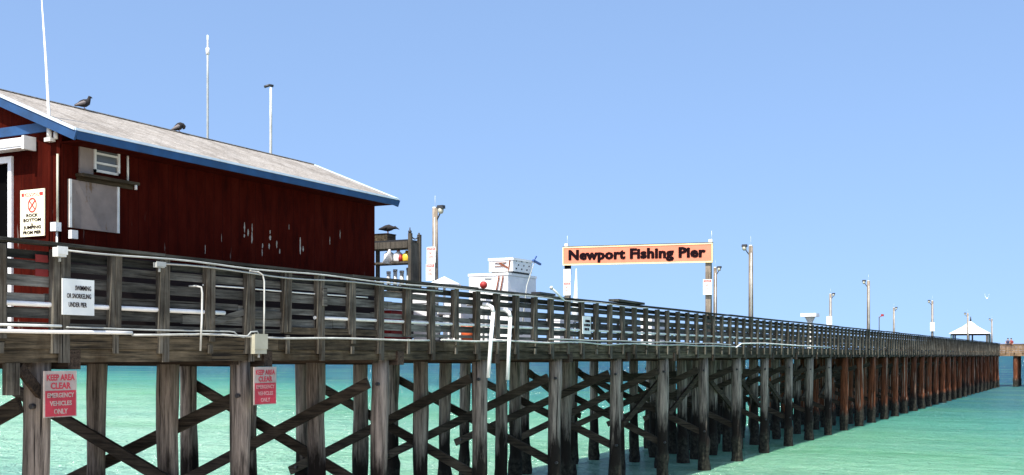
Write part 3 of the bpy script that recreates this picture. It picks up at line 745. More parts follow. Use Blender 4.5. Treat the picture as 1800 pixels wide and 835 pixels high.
# ------------------------------------------------------------------ NAME SIGN OVER THE PIER
GX = 36.8
gate = thing('entrance_sign', 'orange name board in black letters spanning the pier on two posts', 'sign', (GX, W/2, deck_z))
GYa, GYb = ax(1253, 0, GX)[0], ax(990, 0, GX)[0]
for (yy_, ) in ((ax(1245.5, 0, GX+.1)[0],), (ax(997.5, 0, GX+.1)[0],)):
    g = MB(); g.box(GX+.03, GX+.19, yy_-.09, yy_+.09, deck_z, r_(3.62)); obj('post', g, 'lamp', gate)
g = MB(); g.box(GX-.03, GX+.028, GYa+.03, GYb-.03, r_(3.24), r_(3.80)); obj('board', g, 'orangeboard', gate)
g = MB()
g.box(GX-.045, GX+.03, GYa, GYb, r_(3.802), r_(3.85)); g.box(GX-.045, GX+.03, GYa, GYb, r_(3.19), r_(3.238)); g.box(GX-.045, GX+.03, GYa-.005, GYa+.028, r_(3.241), r_(3.80)); g.box(GX-.045, GX+.03, GYb-.028, GYb+.005, r_(3.241), r_(3.80))
obj('frame', g, 'cream', gate)
g = MB(); g.box(GX-.05, GX+.06, GYa, GYb, r_(3.852), r_(3.868)); obj('top_flashing', g, 'black', gate)
yl = ax(1001, 0, GX)[0]; yr = ax(1240, 0, GX)[0]
g = text_mb('Newport Fishing Pier', .47, .009, .012, (GX-.031, (yl+yr)/2, r_(3.50)), (0, -1, 0), (0, 0, 1), width=yl-yr, spacing=1.06, thick=((.014, 0), (-.014, 0), (0, .012), (0, -.012), (.020, .008), (-.020, -.008), (-.020, .008), (.020, -.008))); obj('lettering', g, 'ink', gate)
for y in (GYa+.08, GYb-.12):
    g = MB(); g.box(GX-.02, GX+.08, y-.06, y+.06, r_(3.87), r_(3.97)); g.loft([(GX+.03, y-.03, r_(3.97)), (GX+.03, y-.03, r_(4.25))], .005, 6); obj('post_cap', g, 'white', gate)
gs = MB(); gs.box(GX+.0, GX+.027, GYb-.30, GYb-.06, r_(2.86), r_(3.19)); obj('bracket', gs, 'dark', gate)
for ch in gate.children:      # the whole board hangs a little lower at its near end
    if not ch.name.startswith('post') or ch.name.startswith('post_cap'):
        for v in ch.data.vertices: v.co.z -= .095*(1-(v.co.y+W/2)/W)
# warning signs on the gate posts
def small(px0, px1, py0, py1, X, label, lines, plate='signwhite', blocks=()):
    ya = ax(px0, 0, X)[0]; yb = ax(px1, 0, X)[0]; pm = (px0+px1)/2
    zt_ = ax(pm, py0, X)[1]; zb_ = ax(pm, py1, X)[1]
    return sign_x('warning_sign', label, yb, ya, zb_, zt_, X, lines, plate, 'warning signs on the pier posts', blocks)
hdr = [(.80, .96, 'red')]
L1 = [('DANGER', .88, .07, .7, .5, 'signwhite', .0), ('NO', .62, .13, .4, .5, 'red', .002), ('DIVING', .38, .10, .6, .5, 'red', 0)]
small(990.5, 1003, 473, 495, GX-.0, 'white sign with faint green print on the far post of the orange name board', [('NO', .66, .12, .45, .5, 'greenink', 0), ('DIVING', .34, .1, .6, .5, 'greenink', 0)])
small(990.5, 1003, 496, 519, GX-.0, 'lower red headed white sign on the far post of the orange name board', L1, blocks=hdr)
small(1236, 1251.5, 491, 518, GX-.06, 'red headed white sign on the near post of the orange name board', L1, blocks=hdr)

# ------------------------------------------------------------------ LAMP POSTS
def lamp_post(x, side, label, top=4.12):
    y = .10 if side > 0 else 4.80
    d = 1 if side > 0 else -1
    t = thing('lamp_post', label, 'lamp post', (x, y, deck_z), 'lamp posts along the pier')
    m_ = MB(); h = r_(top); ln = rnd.uniform(-.04, .04)
    m_.loft([(x, y, deck_z), (x+ln*.5, y, deck_z+2), (x+ln, y, h-.04)], [.095, .085, .078], 10); obj('pole', m_, 'lamp', t)
    m_ = MB(); m_.loft([(x+ln-.10, y-.04, deck_z+.2), (x+ln-.085, y-.04, h-.3)], .015, 6); m_.box(x+ln-.05, x+ln+.05, y-.05, y+.05, h-.038, h+.0); m_.loft([(x+ln, y, h), (x+ln, y, h+.32)], .004, 5); obj('conduit', m_, 'oldwhite', t)
    m_ = MB(); m_.loft([(x+ln, y+d*.07, h-.35), (x+ln-.02, y+d*.16, h-.22), (x+ln-.02, y+d*.2, h-.12)], .02, 8); obj('bracket', m_, 'black', t)
    cx_, cy2, cz2 = x+ln-.02, y+d*.22, h-.06
    m_ = MB()
    vs = [(cx_-.08, cy2-.08, cz2), (cx_+.08, cy2-.08, cz2), (cx_+.08, cy2+.11, cz2), (cx_-.08, cy2+.11, cz2),
          (cx_-.07, cy2-.08, cz2+.09), (cx_+.07, cy2-.08, cz2+.09), (cx_+.07, cy2+.10, cz2+.09), (cx_-.07, cy2+.10, cz2+.09)]
    m_.add(vs, [(3, 2, 1, 0), (4, 5, 6, 7), (0, 1, 5, 4), (1, 2, 6, 5), (2, 3, 7, 6), (3, 0, 4, 7)]); hd_ = obj('lamp_head', m_, 'black', t)
    m_ = MB(); m_.loft([(cx_, cy2+.02, cz2-.001), (cx_, cy2+.02, cz2-.10), (cx_, cy2+.02, cz2-.14)], [.085, .075, .04], 10); obj('lens', m_, 'beige', hd_)
    return t
lamp_post(27.05, -1, 'tall lamp post with two stacked warning signs behind the railing near the shop')
lamp_post(52.3, -1, 'lamp post just right of the near post of the orange name board', 4.18)
lamp_post(77.4, -1, 'shorter looking lamp post with a white sign at its foot, past the flat topped stand')
lamp_post(102.5, -1, 'thin distant lamp post on the far railing, between the shorter signed one and the gazebo')
lamp_post(41.9, 1, 'tallest lamp post right of the orange name board, standing on the near railing')
lamp_post(65.2, 1, 'second near side lamp post, right of the one with the white foot sign', 4.15)
lamp_post(90.7, 1, 'pale distant lamp post with a white sign, midway to the gazebo', 4.12)
lamp_post(114.6, 1, 'dark lamp post standing in front of the white gazebo roof', 3.95)
lamp_post(138.9, 1, 'last lamp post at the right edge of the gazebo', 4.1)
small(750.5, 765.5, 434, 462.5, 26.9, 'upper of the two red headed signs on the tall lamp post near the shop', L1, blocks=hdr)
small(749, 764.5, 463.5, 493, 26.9, 'lower of the two red headed signs on the tall lamp post near the shop', L1, blocks=hdr)
small(1453, 1462.5, 556, 571, 77.2, 'white sign with red print on the shorter looking lamp post beyond the flat topped stand', L1)
small(1635, 1643, 567, 582, 90.5, 'small white sign on the pale distant lamp post before the gazebo', L1)
# thin dark rod holder post with a red tip
t = thing('rod_post', 'thin dark post with a reddish top between the distant lamp posts', 'post', (96, 4.9, deck_z))
m_ = MB(); m_.loft([(96, 4.9, deck_z), (96, 4.9, r_(3.1))], .035, 8); obj('pole', m_, 'black', t)
m_ = MB(); m_.box(95.9, 96.1, 4.55, 4.75, r_(3.15), r_(3.32)); m_.loft([(96, 4.9, r_(3.08)), (96, 4.65, r_(3.2))], .03, 6); obj('beacon', m_, 'redpl', t)

# ------------------------------------------------------------------ MASTS AND ANTENNA
ya, za = ax(89, 243, BX0-.06)
t = thing('whip_antenna', 'tall tapering white antenna on the shop front corner, leaning left', 'antenna', (BX0-.06, ya, za))
tp = ax(72.5, -12, BX0-.1); mid = ax(81, 110, BX0-.1); md2 = ax(86, 200, BX0-.09)
m_ = MB(); m_.loft([(BX0-.08, ya, za-.03), (BX0-.09, md2[0], md2[1]), (BX0-.10, mid[0], mid[1]), (BX0-.10, tp[0], tp[1])], [.024, .021, .017, .006], 10); obj('whip', m_, 'white', t)
m_ = MB(); m_.box(BX0-.12, BX0-.03, ya-.06, ya+.06, za-.05, za+.0); m_.loft([(BX0-.08, ya, za), (BX0-.08, ya, za+.14)], .036, 10); m_.loft([(BX0-.06, ya-.10, za-.02), (BX0-.06, ya-.10, za+.08)], .03, 8); obj('mount', m_, 'oldwhite', t)
def mast(px, top_px, Y, r, label, kind):
    x, ztop = at(px, top_px, Y)
    t = thing('mast', label, 'mast', (x, Y, deck_z), 'masts behind the shop')
    m_ = MB(); m_.loft([(x, Y, deck_z), (x, Y, ztop-.8), (x+.0, Y, ztop-.05)], [r, r*.95, r*.8], 10); obj('pole', m_, 'greypipe' if kind else 'palepipe', t)
    m_ = MB()
    if kind:
        m_.loft([(x, Y, ztop-.35), (x, Y, ztop-.22)], .038, 10); m_.loft([(x, Y, ztop-.35), (x, Y, ztop+.05)], .016, 8); obj('collar', m_, 'white', t)
    else:
        m_.loft([(x-.12, Y+.08, ztop-.05), (x-.02, Y+.02, ztop), (x+.05, Y-.03, ztop-.01)], .03, 8); obj('lamp_head', m_, 'black', t)
mast(365, 66, 4.85, .024, 'taller grey mast with a white collar behind the shop roof', 1)
mast(476, 150, 4.85, .032, 'shorter white mast with a small dark head behind the shop roof', 0)

# ------------------------------------------------------------------ BIRDS
def bird(name, label, x, y, z, ax_, k, pose, cat='pigeon', group=None):
    """ax_: unit heading in XY"""
    h = Vector((ax_[0], ax_[1], 0)).normalized(); up = Vector((0, 0, 1)); sd = h.cross(up)
    P = lambda a, b, c=0: Vector((x, y, z))+h*a*k+up*b*k+sd*c*k
    t = thing(name, label, cat, (x, y, z), group)
    m_ = MB()
    if pose == 'stand':
        sp = [(-.20, .06), (-.13, .085), (-.06, .11), (.02, .13), (.08, .165), (.105, .21), (.115, .25), (.12, .275), (.15, .272), (.185, .262)]
        rd = [.018, .032, .062, .075, .062, .036, .030, .033, .020, .004]
    elif pose == 'preen':
        sp = [(-.19, .03), (-.12, .06), (-.05, .10), (.01, .14), (.06, .175), (.10, .175), (.13, .145), (.12, .10), (.10, .07)]
        rd = [.016, .034, .062, .075, .062, .042, .036, .030, .006]
    else:
        sp = [(-.24, .13), (-.15, .14), (-.06, .15), (.03, .155), (.10, .15), (.16, .155), (.20, .16), (.25, .14), (.31, .11)]
        rd = [.016, .036, .062, .072, .052, .030, .034, .016, .005]
    m_.loft([P(a, b) for a, b in sp], rd, 12)
    m_.v = [v for v in m_.v]
    sc = [r*k*1.25 for r in rd]
    m_ = MB(); m_.loft([P(a, b) for a, b in sp], sc, 12); obj('body', m_, 'brownf', t)
    for s_ in (-1, 1):
        w = MB()
        if pose == 'preen': pts = [P(.05, .15, .045*s_), P(-.02, .13, .066*s_), P(-.10, .085, .055*s_), P(-.20, .03, .015*s_)]
        elif pose == 'stand': pts = [P(.06, .14, .045*s_), P(.0, .13, .068*s_), P(-.09, .10, .055*s_), P(-.21, .055, .012*s_)]
        else: pts = [P(.05, .16, .04*s_), P(-.02, .16, .062*s_), P(-.12, .14, .05*s_), P(-.25, .12, .01*s_)]
        w.loft(pts, [.022*k, .045*k, .035*k, .006*k], 8); obj('wing', w, 'greyf' if pose != 'perch' else 'brownf', t)
        w = MB(); w.loft([P(.0, .07, .025*s_), P(.01, .0, .025*s_), P(.045, -.002, .03*s_)], [.009*k, .007*k, .005*k], 6); obj('leg', w, 'rust', t)
    return t
xr_, zr_ = at(146, 190, RY)
bird('pigeon', 'dark pigeon standing upright on the roof ridge', xr_, RY-.02, zr+.025, (.8, -.6), .68, 'stand', group='pigeons on the roof ridge')
xr_, zr_ = at(313, 228, RY)
bird('pigeon', 'hunched pigeon preening on the roof ridge', xr_, RY-.02, zr+.02, (.8, -.6), .68, 'preen', group='pigeons on the roof ridge')

# ------------------------------------------------------------------ RACK BEHIND THE SHOP
KX = 20.4; ky0 = ax(722, 0, KX)[0]; ky1 = ky0+1.15; kx1 = at(741, 0, ky0)[0]
kz = ax(722, 421, KX)[1]
rack = thing('storage_rack', 'tall open grey storage rack with hanging gear just right of the shop', 'rack', (KX, ky0, deck_z))
for (yy_) in (ky0, ky1-.07):
    for xx in (KX, kx1-.07):
        m_ = MB(); m_.box(xx, xx+.07, yy_, yy_+.07, deck_z, kz+(.14 if yy_ == ky0 else 0)); obj('upright', m_, 'crate', rack)
m_ = MB(); m_.box(KX+.071, kx1-.071, ky0+.02, ky0+.05, deck_z+.1, kz-.05); obj('side_panel', m_, 'crate', rack)
for zf in (.12, 1.04, 1.66):
    m_ = MB(); m_.box(KX+.005, kx1-.005, ky0+.072, ky1-.072, deck_z+zf, deck_z+zf+.04); obj('shelf', m_, 'crate', rack)
m_ = MB(); m_.box(KX-.02, kx1+.02, ky0+.072, ky1, kz-.17, kz-.03); obj('top_beam', m_, 'crate', rack)
m_ = MB(); m_.box(KX, kx1, ky0+.072, ky1, kz-.028, kz+.01); obj('roof_board', m_, 'black', rack)
m_ = MB(); m_.loft([(KX+.03, ky0+.04, kz+.14), (KX+.03, ky0+.04, kz+.26)], .012, 6); m_.ball((KX+.03, ky0+.04, kz+.17), .04)
for i in range(7):
    a = i/6; b = (i+1)/6
    if i < 6: m_.loft([(KX+.03+(kx1-KX-.05)*a, ky0+.04, kz+.13-.1*math.sin(math.pi*a)), (KX+.03+(kx1-KX-.05)*b, ky0+.04, kz+.13-.1*math.sin(math.pi*b))], .012, 6)
m_.loft([(kx1-.04, ky0+.04, kz), (kx1-.04, ky0+.04, kz+.18)], .02, 6); obj('chain', m_, 'black', rack)
for i in range(4):
    y = ky0+.20+i*.17; hgt = rnd.uniform(.42, .52)
    tt = thing('pvc_rod_tube', 'white rod tube '+('nearest the rack side panel', 'second from the rack side panel', 'third from the rack side panel', 'deepest in the rack beside the shop')[i], 'rod tube', (KX+.12, y, deck_z+1.08), 'rod tubes on the rack')
    m_ = MB(); m_.loft([(KX+.22, y, deck_z+1.081), (KX+.22, y, deck_z+1.08+hgt-.05)], .045, 10); obj('tube', m_, 'oldwhite', tt)
    m_ = MB(); m_.loft([(KX+.22, y, deck_z+1.08+hgt-.05), (KX+.22, y, deck_z+1.08+hgt)], .052, 10); obj('rim', m_, 'oldwhite', tt)
def jug(x, y, z, mat, h, label, nm='plastic_jug', cat='jug'):
    tt = thing(nm, label, cat, (x, y, z), 'containers on the rack')
    m_ = MB(); m_.loft([(x, y, z+.001), (x, y, z+h*.1), (x, y, z+h*.65), (x, y, z+h*.85), (x, y, z+h*.92)], [h*.36, h*.42, h*.42, h*.15, h*.13], 12); obj('body', m_, mat, tt)
    m_ = MB(); m_.loft([(x, y, z+h*.921), (x, y, z+h)], h*.15, 10); obj('cap', m_, 'redpl', tt)
jug(KX+.16, ky0+.20, deck_z+1.702, 'yellow', .24, 'yellow jug on the top shelf of the rack')
jug(KX+.16, ky0+.42, deck_z+1.702, 'white', .26, 'white jug with a red cap on the top shelf of the rack')
jug(KX+.16, ky0+.66, deck_z+1.702, 'white', .28, 'large off white jug on the top shelf, far end of the rack')
for i in range(4):
    tt = MB(); cx2 = KX+.08; cy2 = ky0+.16+i*.155
    tt.ball((cx2, cy2, deck_z+1.082+.07), .068); tt.loft([(cx2, cy2, deck_z+1.21), (cx2, cy2, deck_z+1.245)], .02, 8)
    tag(obj('net_float', tt, 'black', base=(cx2, cy2, deck_z+1.082)), 'round black net float '+('at the side panel end of the rack shelf', 'second from the side panel of the rack', 'third from the side panel of the rack', 'at the shop end of the rack shelf')[i], 'float', 'black floats on the rack')
tt = thing('cloth', 'white cloth hanging in a triangle from the top beam of the rack', 'cloth', (KX-.03, ky0+.5, deck_z+1.66))
m_ = MB(); m_.loft([(KX-.05, ky0+.50, kz-.19), (KX-.05, ky0+.53, kz-.32), (KX-.055, ky0+.57, deck_z+1.66)], [.03, .10, .19], 8, flat=.22); obj('fold', m_, 'white', tt)
tt = thing('red_bag', 'small red bag between the jugs on the top shelf of the rack', 'bag', (KX+.1, ky0+.31, deck_z+1.702))
m_ = MB(); m_.loft([(KX+.08, ky0+.31, deck_z+1.703), (KX+.08, ky0+.31, deck_z+1.78), (KX+.08, ky0+.31, deck_z+1.86)], [.035, .05, .02], 8); obj('bag', m_, 'redpl', tt)
# white signs/bag hung on rack front and a metal box with a bird on top
m_ = MB(); m_.box(KX+.03, KX+.36, ky0+.62, ky0+1.02, kz+.011, kz+.15); tt = thing('bait_box', 'small brown box on top of the rack under the large dark bird', 'box', (KX+.2, ky0+.8, kz+.011)); obj('case', m_, 'fascia', tt)
m_ = MB(); m_.box(KX+.02, KX+.37, ky0+.61, ky0+1.03, kz+.151, kz+.17); obj('lid', m_, 'cross', tt)
bird('pelican', 'large dark bird perched on the rack beside the shop', KX+.2, ky0+.72, kz+.171, (.25, -1), .85, 'perch', 'bird')

# ------------------------------------------------------------------ WHITE FREEZERS ON THE DECK
def chest(x0, x1, y0, y1, z0, z1, label, mat='white'):
    t = thing('bait_freezer', label, 'freezer', ((x0+x1)/2, (y0+y1)/2, z0), 'white chests on the pier deck')
    m_ = MB(); m_.box(x0, x1, y0, y1, z0+.04, z1-.07); obj('cabinet', m_, mat, t)
    m_ = MB(); m_.box(x0-.02, x1+.02, y0-.02, y1+.02, z1-.066, z1); obj('lid', m_, mat, t)
    m_ = MB(); m_.box(x0+.05, x1-.05, y0+.05, y1-.05, z0, z0+.038); obj('plinth', m_, 'black', t)
    m_ = MB(); m_.box(x0-.022, x0-.003, (y0+y1)/2-.1, (y0+y1)/2+.1, z1-.15, z1-.12); obj('handle', m_, 'greypipe', t)
    return t
zl = r_(2.11)
t = chest(25.7, 27.3, 1.8, 2.95, deck_z, zl, 'long white chest standing on the deck under the smaller white box')
m_ = MB()
for dy in (.12, .24): m_.loft([(25.66, 1.8+dy, zl-.08), (25.63, 1.8+dy+.16, deck_z+.9)], .018, 6)
obj('strap', m_, 'rust', t)
t = chest(25.82, 26.9, 1.72, 2.42, zl+.002, r_(2.50), 'smaller white box with vent holes stacked on the long white chest')
m_ = MB()
for i in range(3):
    for j in range(3):
        xx = 26.0+i*.3+(.12 if j % 2 else 0); zq = zl+.12+j*.1
        m_.loft([(xx, 1.705, zq), (xx, 1.7185, zq)], .020, 8)
obj('vent_hole', m_, 'dark', t)
m_ = MB(); m_.box(25.79, 25.815, 1.95, 2.25, zl+.17, zl+.185); m_.box(25.79, 25.815, 1.90, 2.25, zl+.26, zl+.275); m_.bar((25.80, 2.1, zl+.26), (25.80, 1.86, zl+.13), .01, .05); m_.bar((25.80, 1.80, zl+.33), (25.80, 1.84, zl+.05), .01, .03); obj('rust_mark', m_, 'rust', t)
t = thing('fishing_rod', 'thin pale rod leaning against the white chests', 'fishing rod', (26.0, 1.6, deck_z))
m_ = MB(); m_.loft([(25.9, 1.5, deck_z+.4), (26.4, 1.62, deck_z+1.5), (26.95, 1.66, r_(2.50))], [.02, .014, .012], 6); obj('blank', m_, 'greypipe', t)
m_ = MB(); m_.bar((26.85, 1.66, r_(2.50)), (27.25, 1.64, r_(2.42)), .05, .05); m_.loft([(26.9, 1.66, r_(2.5)), (27.05, 1.66, r_(2.62))], .02, 6); obj('holder', m_, 'bluepl', t)
# round red cooler-buoy beside the chest
bx_, bz_ = ax(850, 501, 25.4)
t = thing('buoy', 'round red buoy at the left end of the long white chest', 'buoy', (25.4, bx_, deck_z))
m_ = MB(); m_.loft([(25.4, bx_, deck_z), (25.4, bx_, bz_-.1)], .03, 8); obj('stand', m_, 'greypipe', t)
m_ = MB(); m_.ball((25.4, bx_, bz_), .10); obj('float', m_, 'redpl', t)

# umbrella, table and buckets left of the chests
ux, uy = 24.6, 3.0
ux = at(781, 0, uy)[0]; uz = at(781, 486, uy)[1]
t = thing('umbrella', 'low white umbrella behind the railing right of the tall lamp post', 'umbrella', (ux, uy, deck_z))
m_ = MB(); m_.loft([(ux, uy, deck_z), (ux, uy, uz-.02)], .035, 10); obj('pole', m_, 'white', t)
m_ = MB(); n_ = 8; vs = [(ux, uy, uz)]; fs = []
for k in range(n_): vs.append((ux+.44*math.cos(k*math.pi/4), uy+.44*math.sin(k*math.pi/4), uz-.20))
for k in range(n_): vs.append((ux+.43*math.cos(k*math.pi/4), uy+.43*math.sin(k*math.pi/4), uz-.26))
for k in range(n_): fs += [(0, 1+k, 1+(k+1) % n_), (1+k, 9+k, 9+(k+1) % n_, 1+(k+1) % n_)]
m_.add(vs, fs); can = obj('canopy', m_, 'white', t)
sm_ = can.modifiers.new('thickness', 'SOLIDIFY'); sm_.thickness = .006
def table(x, y, w, d, h, label):
    t = thing('table', label, 'table', (x, y, deck_z), 'white tables on the deck')
    m_ = MB(); m_.box(x-w/2, x+w/2, y-d/2, y+d/2, deck_z+h-.04, deck_z+h); obj('top', m_, 'white', t)
    for a in (-1, 1):
        for b in (-1, 1):
            m_ = MB(); m_.box(x+a*(w/2-.06)-.03, x+a*(w/2-.06)+.03, y+b*(d/2-.06)-.03, y+b*(d/2-.06)+.03, deck_z, deck_z+h-.041); obj('leg', m_, 'white', t)
xt = at(768, 0, 1.2)[0]; table(xt, 1.2, .7, .5, .62, 'small white table behind the railing below the umbrella')
def cooler(px, Y, w, h, mat, label, base_z=0):
    x = at(px, 0, Y)[0]
    t = thing('cooler', label, 'cooler', (x, Y, deck_z), 'coolers on the deck')
    m_ = MB(); m_.box(x-w/2, x+w/2, Y-.2, Y+.2, deck_z, deck_z+h*.78); obj('box', m_, mat, t)
    m_ = MB(); m_.box(x-w/2-.015, x+w/2+.015, Y-.215, Y+.215, deck_z+h*.785, deck_z+h); obj('lid', m_, 'white', t)
cooler(690, 1.0, .7, .75, 'redpl', 'red cooler on the deck behind the railing at the end of the shop')
cooler(748, .9, .3, 1.0, 'white', 'narrow white tub behind the railing at the foot of the lamp post')
cooler(812, 1.3, .8, .95, 'white', 'tall white tub behind the railing left of the long white chest')
cooler(1150, 2.6, 1.6, 1.0, 'white', 'white tub seen through the railing beyond the small pale notice')
cooler(985, 2.2, .9, .85, 'white', 'white tub seen through the railing right of the long white chest')
bx = at(822, 0, .8)[0]
t = thing('bucket', 'orange red bucket behind the railing left of the hanging pipes', 'bucket', (bx, .8, deck_z))
m_ = MB(); m_.loft([(bx, .8, deck_z), (bx, .8, deck_z+.36)], [.13, .16], 14); obj('pail', m_, 'orange', t)
m_ = MB(); m_.loft([(bx+.16*math.cos(a), .8, deck_z+.34+.16*math.sin(a)) for a in [math.pi*i/8 for i in range(9)]], .006, 6); obj('handle', m_, 'greypipe', t)
# white tilted stick and pale rod near the left gate post
x0, z0 = at(968, 506, -.12); x1, z1 = at(989, 527, -.12)
t = thing('flag_stick', 'white stick sloping across the rail cap left of the name board post', 'stick', (x1, -.12, z1))
m_ = MB(); m_.loft([(x0, -.14, z0), (x1, -.15, z1)], .026, 8); obj('shaft', m_, 'white', t)
m_ = MB(); m_.loft([(x0-.02, -.14, z0+.02), (x0+.02, -.14, z0-.02)], .04, 8); obj('knob', m_, 'greypipe', t)
x0, z0 = at(1013, 472, 3.2)
t = thing('furled_umbrella', 'furled white umbrella right of the signs on the far name board post', 'umbrella', (x0-.1, 3.2, deck_z))
m_ = MB(); m_.loft([(x0-.12, 3.2, deck_z), (x0-.08, 3.2, deck_z+.9)], .025, 8); obj('pole', m_, 'greypipe', t)
m_ = MB(); m_.loft([(x0-.10, 3.2, deck_z+.75), (x0-.08, 3.2, deck_z+1.1), (x0-.03, 3.2, deck_z+1.6), (x0, 3.2, z0)], [.12, .13, .07, .012], 8); obj('canopy', m_, 'signpale', t)
# flat-topped stand
x0, z0 = at(1424, 551, 2.6)
t = thing('cleaning_stand', 'small white flat topped stand above the railing before the distant lamp posts', 'stand', (x0, 2.6, deck_z))
m_ = MB(); m_.loft([(x0, 2.6, deck_z), (x0, 2.6, z0-.45), (x0, 2.6, z0-.18)], [.16, .15, .30], 8, sm=False); obj('pedestal', m_, 'oldwhite', t)
m_ = MB(); m_.box(x0-.42, x0+.42, 2.6-.42, 2.6+.42, z0-.178, z0-.0); obj('top', m_, 'white', t)

# ------------------------------------------------------------------ GAZEBO
gx, gy = 141.5, 2.6
t = thing('gazebo', 'white roofed open gazebo near the seaward end of the pier', 'gazebo', (gx, gy, deck_z))
ze = r_(2.45); zp = r_(3.95); hw = 2.15
m_ = MB(); vs = [(gx-hw, gy-hw, ze), (gx+hw, gy-hw, ze), (gx+hw, gy+hw, ze), (gx-hw, gy+hw, ze), (gx-.8, gy-.8, ze+.82), (gx+.8, gy-.8, ze+.82), (gx+.8, gy+.8, ze+.82), (gx-.8, gy+.8, ze+.82), (gx, gy, zp)]
m_.add(vs, [(3, 2, 1, 0), (0, 1, 5, 4), (1, 2, 6, 5), (2, 3, 7, 6), (3, 0, 4, 7), (4, 5, 8), (5, 6, 8), (6, 7, 8), (7, 4, 8)]); rfo = obj('roof', m_, 'white', t)
m_ = MB(); m_.loft([(gx, gy, zp-.05), (gx, gy, zp+.5)], [.10, .04], 8); obj('finial', m_, 'black', rfo)
m_ = MB()
for a, b in (((-1, -1), (1, -1)), ((1, -1), (1, 1)), ((1, 1), (-1, 1)), ((-1, 1), (-1, -1))):
    m_.bar((gx+a[0]*1.9, gy+a[1]*1.9, ze-.08), (gx+b[0]*1.9, gy+b[1]*1.9, ze-.08), .08, .14)
obj('eave_beam', m_, 'crate', t)
for a, b, mt in ((-1, -1, 'post'), (1, -1, 'greenpaint'), (1, 1, 'post'), (-1, 1, 'greenpaint'), (0, -1, 'oldwhite'), (0, 1, 'bluepl'), (-1, 0, 'post'), (1, 0, 'post')):
    m_ = MB(); m_.box(gx+a*1.9-.08, gx+a*1.9+.08, gy+b*1.9-.08, gy+b*1.9+.08, deck_z, ze-.15); obj('post', m_, mt, t)
m_ = MB(); m_.box(gx-1.7, gx+1.7, gy+1.2, gy+1.55, deck_z+.42, deck_z+.48); m_.box(gx-1.7, gx+1.7, gy+1.58, gy+1.62, deck_z+.5, deck_z+.95)
for xx in (-1.5, 0, 1.4): m_.box(gx+xx, gx+xx+.1, gy+1.25, gy+1.5, deck_z, deck_z+.419)
obj('bench', m_, 'post', t)

# ------------------------------------------------------------------ PIER HEAD
hx0, hx1, hy0, hy1 = 150.2, 156.5, -30.0, 14.0
head = thing('cross_jetty', 'sunlit tan cross deck at the end of the pier, at the right edge', 'pier', (hx0, 0, 0))
m_ = MB(); m_.box(hx0, hx1, hy0, hy1, 3.95, 4.15); m_.box(XE-.1, hx0+.1, .3, W-.3, 3.96, 4.14); obj('deck', m_, 'tanwood', head)
m_ = MB(); m_.box(hx0-.06, hx0-.003, hy0, hy1, 3.72, 4.13); obj('edge_beam', m_, 'tanwood', head)
y = hy0
piles_y = [-28, -24.5, -21, -17.5, -14, -11, -8, -5.2, -1.55, 2, 5.5, 9, 12.5]
for y in piles_y:
    for xx in (hx0+.4, hx0+3.2, hx0+5.8): obj('pile', pile_mb(xx, y, .27, 3.72), 'rustpile' if y != -1.55 else 'tanpile' if 'tanpile' in M else 'rustpile', head)
m_ = MB()
for xs in (hx0, hx1-.05):
    for z0, z1 in ((4.17, 4.36), (4.40, 4.58), (4.62, 4.80), (4.86, 4.99), (5.04, 5.13)):
        m_.box(xs, xs+.04, hy0, hy1, z0, z1)
obj('rail_board', m_, 'tanwood', head)
m_ = MB(); m_.box(hx0-.09, hx0+.12, hy0, hy1, 5.18, 5.22); m_.box(hx1-.12, hx1+.09, hy0, hy1, 5.18, 5.22); obj('rail_cap', m_, 'tanwood', head)
m_ = MB(); y = hy0
while y <= hy1:
    m_.box(hx0-.06, hx0-.002, y, y+.11, 3.9, 5.178); m_.box(hx1, hx1+.06, y, y+.11, 3.9, 5.178); y += .95
tag(obj('post_row', m_, 'tanwood', head), kind='stuff')

